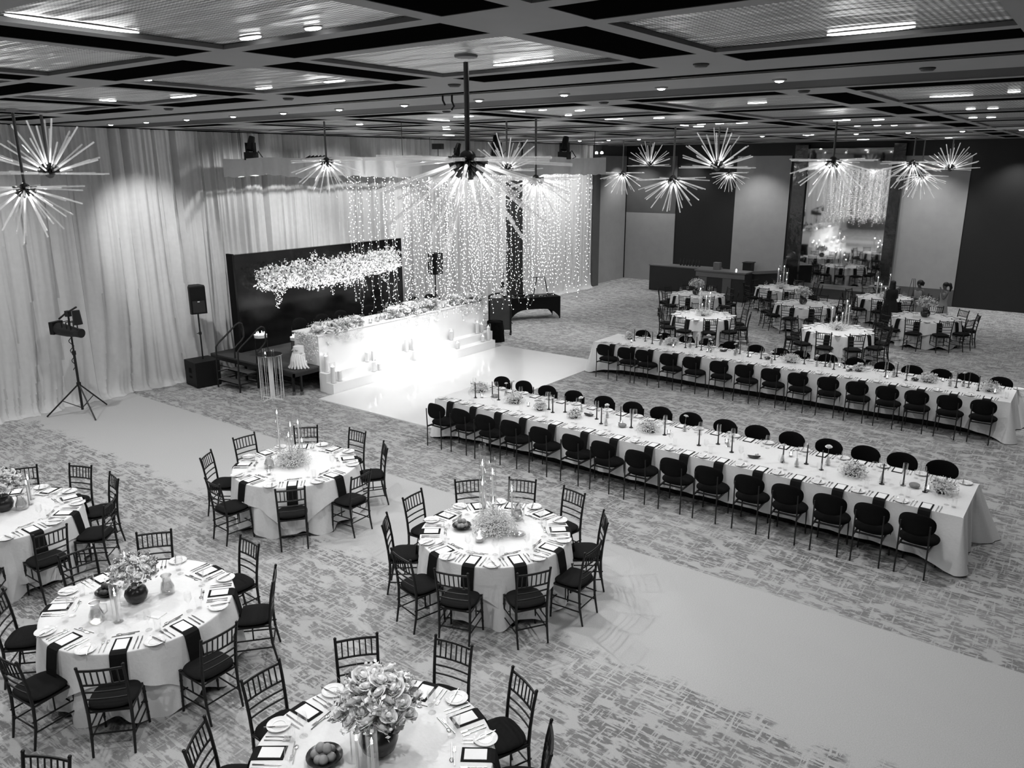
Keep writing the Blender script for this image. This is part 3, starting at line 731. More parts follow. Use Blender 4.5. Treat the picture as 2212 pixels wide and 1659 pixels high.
# ------------------------------------------------------------------ long tables
def long_table(x0, x1, y0, y1, who, seed, fx, nx, ny, ftx, n_chair):
    r = empty('long_table', ((x0 + x1) / 2, (y0 + y1) / 2, 0), 0, 'long banquet table hidden under a white cloth: ' + who, 'table')
    L_ = x1 - x0 - .04; D_ = y1 - y0 - .04
    MB().box(0, 0, ZT - .022, L_, D_, .03).build('tabletop', M_wgrey, r)
    for i in range(5):
        for sy in (-1, 1):
            xx = -L_ / 2 + .25 + (L_ - .5) * i / 4
            MB().tube([(xx, sy * D_ * .36, ZT - .03), (xx, sy * D_ * .36, 0)], .018, 8).build('leg', M_bmetal, r, True)
    MB().box(0, -D_ * .36, .045, L_ - .5, .03, .09).build('hem_shadow_strip', M_black, r)  # black strip standing in for the shadow under the cloth hem
    rr = random.Random(seed); ph = [rr.uniform(0, 6.28) for _ in range(6)]
    # perimeter loop with per-point drop and outward flare
    pts = []
    nxs = 240; nys = 44
    def side(p, q, nrm, n_):
        for i in range(n_):
            t = i / n_; pts.append((p[0] + (q[0] - p[0]) * t, p[1] + (q[1] - p[1]) * t, nrm))
    def corner(cx, cy, a0):
        for i in range(8):
            a = a0 + PI / 2 * (i + .5) / 8; pts.append((cx + .012 * math.cos(a), cy + .012 * math.sin(a), (math.cos(a), math.sin(a))))
    side((x0, y0), (x1, y0), (0, -1), nxs); corner(x1, y0, -PI / 2); side((x1, y0), (x1, y1), (1, 0), nys); corner(x1, y1, 0)
    side((x1, y1), (x0, y1), (0, 1), nxs); corner(x0, y1, PI / 2); side((x0, y1), (x0, y0), (-1, 0), nys); corner(x0, y0, PI)
    cl = MB(); n_ = len(pts); LV = [0, .03, .1, .25, .45, .65, .85, 1.0]
    vs = []
    for k, t in enumerate(LV):
        for (px, py, nm) in pts:
            ex = min(abs(px - x0), abs(px - x1)); ey = min(abs(py - y0), abs(py - y1))
            endness = math.exp(-ex / .38)        # near either end of the table
            cr = endness * math.exp(-ey / .25)
            s_ = px * 1.0 + py * 1.3
            drop = (ZT - .16) + .145 * endness + .012 * math.sin(s_ * 2 + ph[0])
            drop = min(drop, ZT - .012)
            fold = (.012 + .04 * endness) * math.sin(s_ * 11 + ph[1]) + .008 * math.sin(s_ * 23 + ph[2])
            fl = .015 * t + fold * t + .16 * cr * t ** 1.2
            if px > x1 - .05 and py > y1 - .3 and abs(px - x1) < .05: fl += .24 * t * cr
            z = ZT - drop * t
            if k == 0: fl = 0
            vs.append((px + nm[0] * fl, py + nm[1] * fl, z))
    fs = []
    for k in range(len(LV) - 1):
        for i in range(n_):
            i2 = (i + 1) % n_; fs.append((k * n_ + i, (k + 1) * n_ + i, (k + 1) * n_ + i2, k * n_ + i2))
    fs.append(tuple(range(n_)))
    cl.add(vs, fs)
    o = cl.build('tablecloth', M_cloth, None, True); tag(o, 'white floor-length cloth on the ' + who, 'tablecloth')
    ORD = ['first', 'second', 'third', 'fourth', 'fifth', 'sixth', 'seventh', 'eighth', 'ninth', 'tenth', 'eleventh', 'twelfth', 'thirteenth', 'fourteenth', 'fifteenth']
    for i in range(15):
        for far in (0, 1):
            xx = (ftx if far else nx)[i]
            pos = '%s side, %s from dance floor, %s' % (('near', 'far')[far], ORD[i], who)
            yy = (y1 + .25) if far else (y0 - .225)
            rz = PI if far else 0
            P_round.place((xx, yy + R.uniform(-.02, .02), 0), rz + R.uniform(-.07, .07), 'black upholstered oval-back chair, ' + pos, 'chairs at the ' + who, 'chair')
            xs = nx[i] if not far else ftx[i] + .06
            place_setting(xs, (y1 + .012) if far else (y0 - .012), rz, pos, 2, 'on the ' + who)
NEAR1 = [-9.56, -9.00, -8.42, -7.86, -7.24, -6.58, -6.02, -5.38, -4.78, -4.22, -3.62, -3.07, -2.50, -1.97, -1.42]
FAR1 = [-9.72, -9.16, -8.56, -7.94, -7.26, -6.65, -6.08, -5.5, -4.86, -4.3, -3.73, -3.14, -2.58, -2.06, -1.5]
NEAR2 = [-9.62, -9.05, -8.56, -7.91, -7.33, -6.68, -6.08, -5.49, -4.9, -4.3, -3.72, -3.14, -2.61, -2.03, -1.47]
FAR2 = [-9.65, -9.04, -8.41, -7.84, -7.23, -6.57, -5.97, -5.49, -4.87, -4.28, -3.66, -3.08, -2.52, -2.01, -1.42]
W1, W2 = 'front long table', 'rear long table'
long_table(-9.96, -.98, 10.78, 12.15, W1, 5, 0, NEAR1, 0, FAR1, 15)
long_table(-10.18, -1.08, 16.98, 18.22, W2, 9, 0, NEAR2, 0, FAR2, 15)
# ------------------------------------------------------------------ flowers and candles
def rose_mb(r, seed, n=15):
    rr = random.Random(seed); m = MB()
    m.ball((0, 0, 0), r * .42, 8, 5)
    for i in range(n):
        lay = i / n; a = i * 2.4 + rr.uniform(-.2, .2); tilt = .25 + lay * 1.15; ln = r * (.75 + .4 * lay); w_ = r * (.5 + .35 * lay)
        vs = []
        for u in range(4):
            for v in range(4):
                s_ = (u / 3 - .5) * 2; t = v / 3
                x = s_ * w_ * (1 - .35 * t * t) * (.5 + .5 * min(1, t * 2 + .3)); up = ln * t; out = r * .12 + math.sin(t * PI * .5) * ln * math.sin(tilt) * .8 + (.12 * r * t * t * lay) - .25 * w_ * s_ * s_
                z = up * math.cos(tilt) * .9 - r * .25 - (.15 * r * t ** 3 * lay)
                vs.append((out * math.cos(a) - x * math.sin(a), out * math.sin(a) + x * math.cos(a), z))
        fs = [(u * 4 + v, (u + 1) * 4 + v, (u + 1) * 4 + v + 1, u * 4 + v + 1) for u in range(3) for v in range(3)]
        m.add(vs, fs)
    return m
ROSES = [rose_mb(1.0, s).mesh('bloom') for s in (1, 2, 3)]
for q in ROSES: q.materials.append(M_petal)
def bloom(parent, loc, r, k, name='bloom', material=None):
    o = bpy.data.objects.new(name, ROSES[k % 3]); COL.objects.link(o); o.parent = parent; o.location = loc; o.scale = (r, r, r)
    o.rotation_euler = (R.uniform(-.7, .7), R.uniform(-.7, .7), R.uniform(0, 6))
    return o
def leaf_cloud(m, c, rad, n, size, rr, squash=.8, low=-.2):
    for i in range(n):
        a = rr.uniform(0, 2 * PI); zz = rr.uniform(low, 1); q = math.sqrt(max(0, 1 - zz * zz)); k = rad * rr.uniform(.55, 1.1)
        p = Vector((c[0] + k * q * math.cos(a), c[1] + k * q * math.sin(a), c[2] + k * zz * squash))
        d = Vector((rr.uniform(-1, 1), rr.uniform(-1, 1), rr.uniform(-.4, 1))).normalized(); e = d.cross(Vector((rr.uniform(-1, 1), rr.uniform(-1, 1), rr.uniform(-1, 1)))).normalized()
        nrm = d.cross(e); s_ = size * rr.uniform(.7, 1.3)
        m.add([tuple(p), tuple(p + d * s_ * .5 + e * s_ * .28 + nrm * s_ * .08), tuple(p + d * s_), tuple(p + d * s_ * .5 - e * s_ * .28 + nrm * s_ * .08)], [(0, 1, 2, 3)])
    return m
def spray(m, c, rad, n, rr, h0=0.0, squash=.8, ball=.006, stems=True, low=-.1):
    for i in range(n):
        a = rr.uniform(0, 2 * PI); zz = rr.uniform(low, 1); q = math.sqrt(max(0, 1 - zz * zz)); k = rad * rr.uniform(.5, 1.1)
        p = (c[0] + k * q * math.cos(a), c[1] + k * q * math.sin(a), c[2] + k * zz * squash)
        m.octa(p, ball * rr.uniform(.7, 1.5))
        if stems and i % 3 == 0:
            m.tube([(c[0], c[1], c[2] - h0), p], .0012, 3, False)
    return m
def bouquet(cx, cy, z, label, scale=1.0, nbl=16, seed=1, grp=None):
    r = empty('flower_bouquet', (cx, cy, z), 0, label, 'flowers', grp); rr = random.Random(seed); s_ = scale
    MB().lathe([(.001, 0), (.05 * s_, 0), (.085 * s_, .03 * s_), (.10 * s_, .08 * s_), (.085 * s_, .13 * s_), (.055 * s_, .155 * s_), (.062 * s_, .165 * s_), (.05 * s_, .16 * s_), (.001, .15 * s_)], 24).build('vase', M_pot, r, True)
    m = leaf_cloud(MB(), (0, 0, .27 * s_), .2 * s_, 240, .045 * s_, rr)
    for i in range(12):
        a = rr.uniform(0, 6.28); q = rr.uniform(.1, .24) * s_; m.tube([(0, 0, .14 * s_), (q * .5 * math.cos(a), q * .5 * math.sin(a), .27 * s_), (q * math.cos(a), q * math.sin(a), (.30 + rr.uniform(0, .15)) * s_)], .002, 4)
    m.build('foliage', M_leaf, r)
    fm_ = spray(MB(), (0, 0, .28 * s_), .22 * s_, 200, rr, .1, ball=.008 * s_); leaf_cloud(fm_, (0, 0, .27 * s_), .205 * s_, 260 if nbl > 30 else 40, .035 * s_, rr, .85, -.4); fm_.build('filler_sprays', M_petal, r)
    for i in range(nbl):
        a = i * 2.4; t = (i + .5) / nbl; zz = 1 - 1.05 * t; q = math.sqrt(max(0, 1 - zz * zz)); k = .17 * s_ * rr.uniform(.85, 1.15)
        bloom(r, (k * q * math.cos(a), k * q * math.sin(a), .27 * s_ + k * zz * .85), .048 * s_ * rr.uniform(.75, 1.25), i)
    return r
def low_flowers(cx, cy, z, label, rad=.16, n=700, seed=1, boxed=False, rz=0, grp=None, blooms=0, cat='flowers'):
    r = empty('flower_arrangement', (cx, cy, z), rz, label, cat, grp); rr = random.Random(seed)
    if boxed: MB().box(0, 0, .035, .2, .075, .07).build('trough', M_pot, r)
    else: MB().lathe([(.001, 0), (.06, 0), (.075, .04), (.07, .05), (.001, .04)], 16).build('bowl', M_pot, r, True)
    spray(MB(), (0, 0, .05), rad, n, rr, 0, .75, .007).build('filler_sprays', M_baby, r)
    leaf_cloud(MB(), (0, 0, .06), rad * .8, 60, .04, rr).build('foliage', M_leaf, r)
    for i in range(blooms):
        a = rr.uniform(0, 6.28); q = rr.uniform(.0, rad * .8); bloom(r, (q * math.cos(a), q * math.sin(a), .10 + rr.uniform(0, .07)), rr.uniform(.035, .055), i)
    return r
def flame_mb(z):
    return MB().lathe([(.001, z), (.006, z + .006), (.008, z + .016), (.004, z + .032), (.001, z + .045)], 8)
def candle_cylinder_proto(h, lit=True):
    r = empty('candle_cylinder')
    gl = MB().lathe([(.001, 0), (.045, 0), (.045, h), (.042, h), (.042, .006), (.001, .006)], 20).build('glass_cylinder', M_glass, r, True)
    ch = h * .72
    c_ = MB().lathe([(.001, .007), (.012, .007), (.011, ch), (.001, ch + .004)], 10).build('candle', M_wax, r, True)
    f = flame_mb(ch + .006).build('flame', M_flame, r, True)
    return proto(r, gl, c_, f)
P_tall = {h: candle_cylinder_proto(h) for h in (1.0, .85, .7, .55, .4)}
def candle_cluster(cx, cy, who, items, h_stand=0):
    for i, (dx, dy, h) in enumerate(items):
        hs = {1.0: 'tallest', .85: 'second tallest', .7: 'middle-height', .55: 'second shortest', .4: 'shortest'}[h]
        P_tall[h].place((cx + dx, cy + dy, ZT + .001), 0, '%s glass cylinder with lit candle, %s' % (hs, who), 'candle cylinders, ' + who, 'candle')
# bowls with fruit, jugs, small candles
def fruit_bowl(cx, cy, label, dark=False, s_=1.0, seed=0):
    tag(MB().lathe([(.001, 0), (.05 * s_, .0), (.09 * s_, .03 * s_), (.12 * s_, .045 * s_), (.118 * s_, .052 * s_), (.085 * s_, .038 * s_), (.001, .012)], 24).build('fruit_bowl', M_pot, None, True, (cx, cy, ZT + .001)), 'shallow dark bowl, ' + label, 'bowl')
    rr = random.Random(seed); k = 0
    for (dx, dy, dz) in [(0, 0, 0), (.055, .01, 0), (-.05, .02, 0), (.01, -.055, 0), (.0, .055, 0), (.045, -.045, .01), (-.04, -.04, .01), (.02, .01, .05), (-.02, -.01, .052)]:
        tag(MB().ball((0, 0, 0), .033 * s_, 14, 9).build('orange', M_fruit2 if dark else M_fruit, None, True, (cx + dx * s_, cy + dy * s_, ZT + .052 * s_ + dz * s_)), 'round fruit piled in the bowl, ' + label, 'fruit', 'fruit in the bowl, ' + label)
def jug(cx, cy, label, rz=0):
    r = empty('water_jug', (cx, cy, ZT + .001), rz, label, 'jug')
    MB().lathe([(.001, 0), (.06, 0), (.075, .03), (.07, .08), (.045, .14), (.04, .17), (.055, .205), (.052, .205), (.037, .17), (.042, .14), (.066, .08), (.07, .03), (.001, .008)], 24).build('body', M_glass2, r, True)
    MB().tube([(.045, 0, .185), (.10, 0, .17), (.10, 0, .09), (.068, 0, .06)], .007, 8).build('handle', M_glass2, r, True)
votr = empty('votive_candle')
va = MB().lathe([(.001, 0), (.028, 0), (.033, .07), (.031, .07), (.026, .006), (.001, .006)], 14).build('glass_cup', M_glass2, votr, True)
vb = MB().lathe([(.001, .007), (.024, .007), (.024, .03), (.001, .03)], 12).build('candle', M_wax, votr, True); vc = flame_mb(.03).build('flame', M_flame, votr, True)
P_vot = proto(votr, va, vb, vc)
# round table centres
candle_cluster(-9.35, 6.98, 'round candle table nearest the stage', [(-.33, -.02, 1.0), (-.22, .12, .7), (-.12, .0, .55), (-.02, .16, .4), (.05, .06, .85)])
low_flowers(-9.33, 6.92, ZT, 'low airy blossom cushion around candles, round candle table nearest the stage', .26, 1500, 3, blooms=4)
jug(-9.5, 6.62, 'glass water jug, round candle table nearest the stage'); P_vot.place((-9.28, 6.45, ZT), 0, 'small glass votive, round candle table nearest the stage', None, 'candle')
candle_cluster(-5.68, 7.2, 'central round table with tall candles', [(-.17, -.05, 1.0), (-.05, .0, .85), (-.10, -.14, .7), (.16, .12, .55), (.05, -.12, .4)])
low_flowers(-5.52, 6.95, ZT, 'large airy bush of tiny blossoms, central round table with tall candles', .27, 2600, 4)
fruit_bowl(-5.88, 6.77, 'central round table with tall candles', seed=3)
jug(-5.48, 7.38, 'glass water jug behind the blossoms, central round table with tall candles')
P_vot.place((-5.48, 6.62, ZT), 0, 'glass votive before the blossoms, central round table with tall candles', None, 'candle', scale=1.7)
tag(MB().lathe([(.001, 0), (.03, 0), (.09, .03), (.095, .04), (.08, .03), (.001, .01)], 16).build('glass_dish', M_glass2, None, True, (-5.19, 7.0, ZT + .001)), 'small cut glass dish, right of the blossom bush', 'dish')
bouquet(-7.46, 3.48, ZT, 'rose and foliage bouquet in round black vase, left foreground table', 1.15, 20, 5)
fruit_bowl(-7.83, 3.36, 'round table with dark flower vase', True, seed=4)
jug(-7.42, 3.05, 'glass jug nearest the viewer, round table with dark flower vase', 1); jug(-7.36, 3.76, 'glass jug right of bouquet, round table with dark flower vase', -1)
P_tall[.4].place((-7.24, 3.17, ZT), 0, 'slim glass candle cylinder, round table with dark flower vase', None, 'candle')
P_tall[.4].place((-7.9, 3.62, ZT), 0, 'glass candle cylinder behind the fruit, round table with dark flower vase', None, 'candle')
tag(MB().box(0, 0, .004, .14, .12, .008, .3).build('coaster_card', M_card, None, False, (-7.05, 3.46, ZT)), 'small square white card at the centre of the dark-vase table', 'card')
bouquet(-11.02, 3.62, ZT, 'pale bouquet in black vase, table cut by the left edge', 1.25, 22, 6)
P_tall[.4].place((-11.12, 3.99, ZT), 0, 'slim candle cylinder right of bouquet, table cut by the left edge', None, 'candle')
P_tall[.4].place((-10.95, 3.9, ZT), 0, 'slim candle cylinder with small base, table cut by the left edge', None, 'candle')
jug(-10.88, 3.78, 'glass jug beside the bouquet, table cut by the left edge')
bouquet(-3.88, 3.45, ZT, 'very large white rose bouquet in black vase at the bottom edge', 1.5, 46, 7)
fruit_bowl(-4.13, 3.13, 'table cut by the bottom edge', False, 1.15, seed=5)
P_tall[.4].place((-3.84, 3.2, ZT), 0, 'candle cylinder before the large bouquet at the bottom edge, left one', None, 'candle')
P_tall[.4].place((-3.72, 3.24, ZT), 0, 'candle cylinder before the large bouquet at the bottom edge, right one', None, 'candle')
# tables of the back group
candle_cluster(-9.6, 22.3, 'front-left table of the back group', [(-.1, 0, 1.0), (.1, 0, .7), (.25, -.1, .55), (.05, -.15, .4), (.18, .1, .85)])
low_flowers(-9.44, 22.0, ZT, 'white low flowers under the candles, front-left table of the back group', .26, 500, 8, blooms=9)
bouquet(-11.3, 25.6, ZT, 'pale bouquet on the back table in front of the bar', 1.25, 12, 9)
candle_cluster(-9.55, 29.1, 'back table by the left mirror pillar', [(-.15, .1, .85), (.05, .1, 1.0), (.0, -.1, .55), (.2, .0, .7), (.25, -.15, .4)])
low_flowers(-9.4, 28.7, ZT, 'pale low flowers under candles, back table by the left mirror pillar', .26, 400, 10, blooms=6)
bouquet(-7.7, 25.8, ZT, 'pale bouquet on the middle table of the back group', 1.25, 14, 11)
candle_cluster(-5.65, 22.5, 'pin-lit back table nearest the camera', [(-.25, 0, .7), (.1, .05, 1.0), (.2, -.05, .85), (-.08, -.15, .4), (.05, -.1, .55)])
low_flowers(-5.63, 22.15, ZT, 'white low flowers under the candles, pin-lit back table', .26, 500, 12, blooms=9)
candle_cluster(-6.0, 28.9, 'back table behind the dark-dressed woman', [(-.2, 0, .85), (.15, .1, 1.0), (-.05, -.1, .55), (.1, -.15, .4)])
low_flowers(-5.85, 28.6, ZT, 'low flowers on the back table behind the dark-dressed woman', .24, 300, 13, blooms=5)
bouquet(-4.1, 25.6, ZT, 'white bouquet in dark vase on the rightmost back table', 1.35, 16, 14)

# long table centres
tr_ = empty('taper_candle')
ta = MB().lathe([(.001, 0), (.035, 0), (.036, .006), (.012, .014), (.014, .035), (.001, .035)], 14).build('holder', M_bmetal, tr_, True)
tb = MB().lathe([(.001, .03), (.0115, .03), (.009, .30), (.002, .31)], 10).build('candle', M_taper, tr_, True)
P_taper = proto(tr_, ta, tb)
tr2 = empty('shaded_taper_candle')
ta2 = MB().lathe([(.001, 0), (.035, 0), (.036, .006), (.012, .014), (.014, .035), (.001, .035)], 14).build('holder', M_bmetal, tr2, True)
tb2 = MB().lathe([(.001, .03), (.0115, .03), (.009, .26), (.002, .27)], 10).build('candle', M_taper, tr2, True)
tc2 = MB().lathe([(.03, .17), (.034, .17), (.034, .33), (.03, .33)], 16, closed=True).build('glass_shade', M_glass2, tr2, True)
P_taper2 = proto(tr2, ta2, tb2, tc2)
T1t = [(-9.38, 11.28), (-9.16, 11.53), (-8.93, 11.43), (-7.81, 11.49), (-7.65, 11.38), (-7.48, 11.53), (-6.81, 11.52), (-6.61, 11.34), (-6.36, 11.57), (-6.09, 11.46), (-5.46, 11.45), (-4.79, 11.31), (-4.57, 11.55), (-4.25, 11.32), (-3.47, 11.37), (-3.16, 11.5), (-2.91, 11.39), (-2.07, 11.34), (-1.82, 11.46), (-1.53, 11.39)]
T2t = [(-9.39, 17.66), (-9.14, 17.78), (-8.87, 17.63), (-8.0, 17.69), (-7.8, 17.89), (-7.58, 17.68), (-6.68, 17.85), (-6.42, 17.69), (-6.1, 17.66), (-5.81, 17.74), (-5.14, 17.74), (-4.7, 17.79), (-4.47, 17.63), (-4.31, 17.88), (-3.41, 17.6), (-3.23, 17.78), (-3.0, 17.57), (-2.08, 17.55), (-1.88, 17.69), (-1.69, 17.54)]
ORDL = ['first', 'second', 'third', 'fourth', 'fifth', 'sixth', 'seventh', 'eighth', 'ninth', 'tenth', 'eleventh', 'twelfth', 'thirteenth', 'fourteenth', 'fifteenth', 'sixteenth', 'seventeenth', 'eighteenth', 'nineteenth', 'twentieth']
sh1 = {3, 4, 6, 9, 10, 11, 12, 13, 18}; sh2 = {3, 4, 5, 9, 10, 14, 16}
for T, sh, who in ((T1t, sh1, W1), (T2t, sh2, W2)):
    for i, (x, y) in enumerate(T):
        P = P_taper2 if i in sh else P_taper
        P.place((x, y, ZT + .001), 0, 'dark taper candle%s, %s from the dance floor, %s' % (' in a glass shade' if i in sh else '', ORDL[i], who), 'taper candles on the ' + who, 'candle')
for i, (x, y) in enumerate([(-8.57, 11.45), (-5.75, 11.45), (-2.48, 11.44), (-8.41, 17.78), (-5.42, 17.72), (-2.61, 17.69)]):
    low_flowers(x, y, ZT, 'pale flowers in a black trough, %s from the dance floor, %s' % (ORDL[i % 3], W1 if i < 3 else W2), .2, 650, 20 + i, True, .1, None, 7)
for i, (x, y) in enumerate([(-9.58, 11.66), (-7.93, 11.38), (-7.17, 11.35), (-1.35, 11.5), (-9.59, 17.79), (-4.0, 17.8), (-1.5, 17.64)]):
    low_flowers(x, y, ZT, 'loose pale flower cluster, %s from the dance floor, %s' % (ORDL[i] if i < 4 else ORDL[i - 4], W1 if i < 4 else W2), .22 if i in (0, 3, 6) else .13, 520, 40 + i, False, 0, None, 7)
for i, (x, y) in enumerate([(-9.09, 11.53), (-6.23, 11.4), (-1.68, 11.48), (-5.96, 17.69), (-2.85, 17.64)]):
    tag(MB().lathe([(.001, 0), (.04, .0), (.072, .03), (.07, .05), (.05, .062), (.001, .07)], 12).build('round_loaf', M_leaf if i < 3 else M_pot, None, True, (x, y, ZT + .001)), 'small dark round dish of nibbles, %s from the dance floor, %s' % (ORDL[i] if i < 3 else ORDL[i - 3], W1 if i < 3 else W2), 'dish')
for i, (x, y) in enumerate([(-7.02, 11.6), (-3.88, 11.28), (-7.09, 17.85), (-4.16, 17.68)]):
    r = empty('centrepiece_dish', (x, y, ZT + .001), .4 * i, 'black boat-shaped dish with a white bloom, %s from the dance floor, %s' % (ORDL[i % 2], W1 if i < 2 else W2), 'dish')
    MB().pad(.10, .045, 18, .03, lambda a, b: .02 * (a / .1) ** 2, Matrix.Translation((0, 0, .018)), 2).build('dish', M_pot, r, True); bloom(r, (.04, 0, .06), .045, i)
br = empty('bud_vase')
ba = MB().lathe([(.001, 0), (.025, 0), (.03, .03), (.012, .09), (.014, .1), (.011, .1), (.009, .09), (.026, .03), (.001, .005)], 14).build('vase', M_glass2, br, True)
bb = MB().tube([(0, 0, .01), (.006, .004, .12), (0, .01, .2)], .002, 5).build('stem', M_leaf, br, True); bc = bloom(br, (0, .01, .215), .036, 1)
P_bud = proto(br, ba, bb, bc)
BUD1 = [(-6.49, 11.3), (-4.4, 11.54), (-3.24, 11.3), (-2.89, 11.64), (-5.28, 11.83), (-7.26, 11.73), (-3.47, 11.35), (-2.09, 11.42), (-8.8, 11.7), (-6.7, 11.7), (-9.0, 11.75)]
BUD2 = [(-8.64, 17.61), (-7.54, 18.02), (-6.75, 17.8), (-5.76, 17.39), (-4.85, 17.69), (-4.6, 17.8), (-1.98, 17.75), (-3.27, 17.7), (-7.4, 17.75), (-7.9, 17.75), (-8.75, 17.9), (-7.3, 17.6), (-6.72, 17.65), (-2.2, 17.62)]
for T, who in ((BUD1, W1), (BUD2, W2)):
    for i, (x, y) in enumerate(sorted(T)):
        P_bud.place((x, y, ZT + .001), i, 'single white rose in glass bud vase, %s from the dance floor, %s' % (ORDL[i], who), 'bud vases on the ' + who, 'flower', scale=R.uniform(1.1, 1.5))
ORD_ = ORDL
for T, who, ys in ((range(9), W1, 11.25), (range(9), W2, 17.45)):
    for i in T:
        P_vot.place((-9.3 + i * .98 + R.uniform(-.1, .1), ys + R.uniform(0, .5), ZT + .001), 0, 'small glass votive candle, %s from the dance floor, ' % ORD_[i] + who, 'votives on the ' + who, 'candle')

# ------------------------------------------------------------------ dance floor
tag(MB().rbox(-13.81, 11.07, 0, -10.33, 17.9, .025).build('dance_floor', mat('glossy white floor', .78, .12, noise=(2, .02))), 'glossy white dance floor in front of the white head table', 'dance floor')

# ------------------------------------------------------------------ stage
sg = empty('stage_platform', (0, 0, 0), 0, 'black carpeted stage platform behind the white head table', 'stage')
MB().rbox(-17.6, 10.86, .56, -14.36, 17.7, .6).build('deck', M_stagetop, sg)
m = MB()
for (a, b, c_, d) in ((-17.6, 10.86, -14.36, 10.90), (-17.6, 17.66, -14.36, 17.7), (-14.40, 10.86, -14.36, 11.58), (-17.6, 10.86, -17.56, 17.7), (-16.0, 10.9, -15.96, 17.66)):
    m.rbox(a, b, .47, c_, d, .56)
m.build('frame', M_bmetal, sg)
for (x, y) in [(-17.5, 10.95), (-16.3, 10.95), (-15.35, 10.95), (-14.55, 10.98), (-14.42, 11.1), (-17.5, 14), (-16, 14), (-14.6, 14), (-17.5, 17.5), (-14.6, 17.5)]:
    l_ = MB().rbox(x - .022, y - .022, .09, x + .022, y + .022, .5).build('leg', M_bmetal, sg)
    MB().tube([(x - .012, y, .045), (x + .012, y, .045)], .045, 14).build('caster', M_grey, l_, True)
MB().tube([(-15.35, 10.95, .3), (-14.55, 10.98, .3)], .012, 6).tube([(-17.5, 10.95, .3), (-16.3, 10.95, .3)], .012, 6).build('brace', M_bmetal, sg)
# stairs with handrails
st = empty('stage_steps', (0, 0, 0), 0, 'portable black two-tread steps with curved handrails up to the stage', 'steps')
for (y, z) in ((10.36, .2), (10.62, .4)):
    MB().rbox(-16.58, y, z - .03, -15.75, y + .26, z).build('tread', M_stagetop, st); 
MB().rbox(-16.55, 10.36, .165, -15.78, 10.372, .195).rbox(-16.55, 10.62, .365, -15.78, 10.632, .395).build('nosing', M_steel, st)
for xx in (-16.6, -15.73):
    m = MB(); m.tube([(xx, 10.36, 0), (xx, 10.37, .55), (xx, 10.40, .98), (xx, 10.48, 1.06), (xx, 10.75, 1.24), (xx, 10.98, 1.41), (xx, 11.08, 1.45), (xx, 11.15, 1.42), (xx, 11.18, 1.3), (xx, 11.17, 1.08), (xx, 11.10, 1.0), (xx, 10.95, .9), (xx, 10.89, .84), (xx, 10.88, .5), (xx, 10.86, 0)], .02, 10)
    h = m.build('handrail', M_bmetal, st, True)
    MB().tube([(xx, 10.36, .18), (xx, 10.87, .18)], .015, 8).tube([(xx, 10.36, .38), (xx, 10.87, .38)], .015, 8).build('side_bar', M_bmetal, st, True)
# white head table: front box with two steps
ht = empty('head_table', (0, 0, 0), 0, 'long white head table box standing on two white steps', 'table')
M_hw = mat('white gloss board', .84, .35, noise=(4, .02))
MB().rbox(-15.2, 11.6, .601, -14.37, 17.66, 1.30).rbox(-14.37, 11.6, 0, -14.33, 17.66, 1.30).build('counter', M_hw, ht)
MB().rbox(-15.24, 11.57, 1.30, -14.31, 17.69, 1.33).build('top', M_hw, ht)
MB().rbox(-14.33, 11.56, 0, -14.08, 17.75, .45).build('upper_step', M_hw, ht)
MB().rbox(-14.08, 11.53, 0, -13.82, 17.55, .25).build('lower_step', M_hw, ht)
# candle vases on the steps
def vase_candle_proto(h):
    r = empty('pillar_candle')
    a = MB().lathe([(.001, 0), (.07, 0), (.07, h), (.067, h), (.067, .006), (.001, .006)], 20).build('glass_cylinder', M_glass, r, True)
    b = MB().lathe([(.001, .007), (.048, .007), (.048, h * .8), (.001, h * .8 - .006)], 18).build('candle', M_wax, r, True)
    c_ = flame_mb(h * .8).build('flame', M_flame, r, True); return proto(r, a, b, c_)
PV = {}
for i, (x, y, z, h) in enumerate([(-14.22, 11.7, 0.45, 0.47), (-13.93, 11.63, 0.25, 0.49), (-13.95, 11.84, 0.25, 0.29), (-14.2, 12.96, 0.45, 0.31), (-14.2, 13.16, 0.45, 0.26), (-13.95, 12.93, 0.25, 0.26), (-13.95, 13.11, 0.25, 0.2), (-14.2, 14.33, 0.45, 0.39), (-14.2, 14.57, 0.45, 0.42), (-13.95, 14.35, 0.25, 0.32), (-14.2, 16.09, 0.45, 0.28), (-13.95, 16.05, 0.25, 0.23), (-14.2, 17.21, 0.45, 0.37), (-14.2, 17.40, 0.45, 0.29), (-13.95, 17.15, 0.25, 0.18), (-13.95, 17.40, 0.25, 0.47)]):
    hh = min((.2, .3, .4, .48), key=lambda q: abs(q - h))
    if hh not in PV: PV[hh] = vase_candle_proto(hh)
    PV[hh].place((x, y, z + .001), 0, 'white pillar candle in glass, %s from the stage stairs end, %s step of head table' % (ORDL[i], 'upper' if z > .3 else 'lower'), 'pillar candles on the head table steps', 'candle')
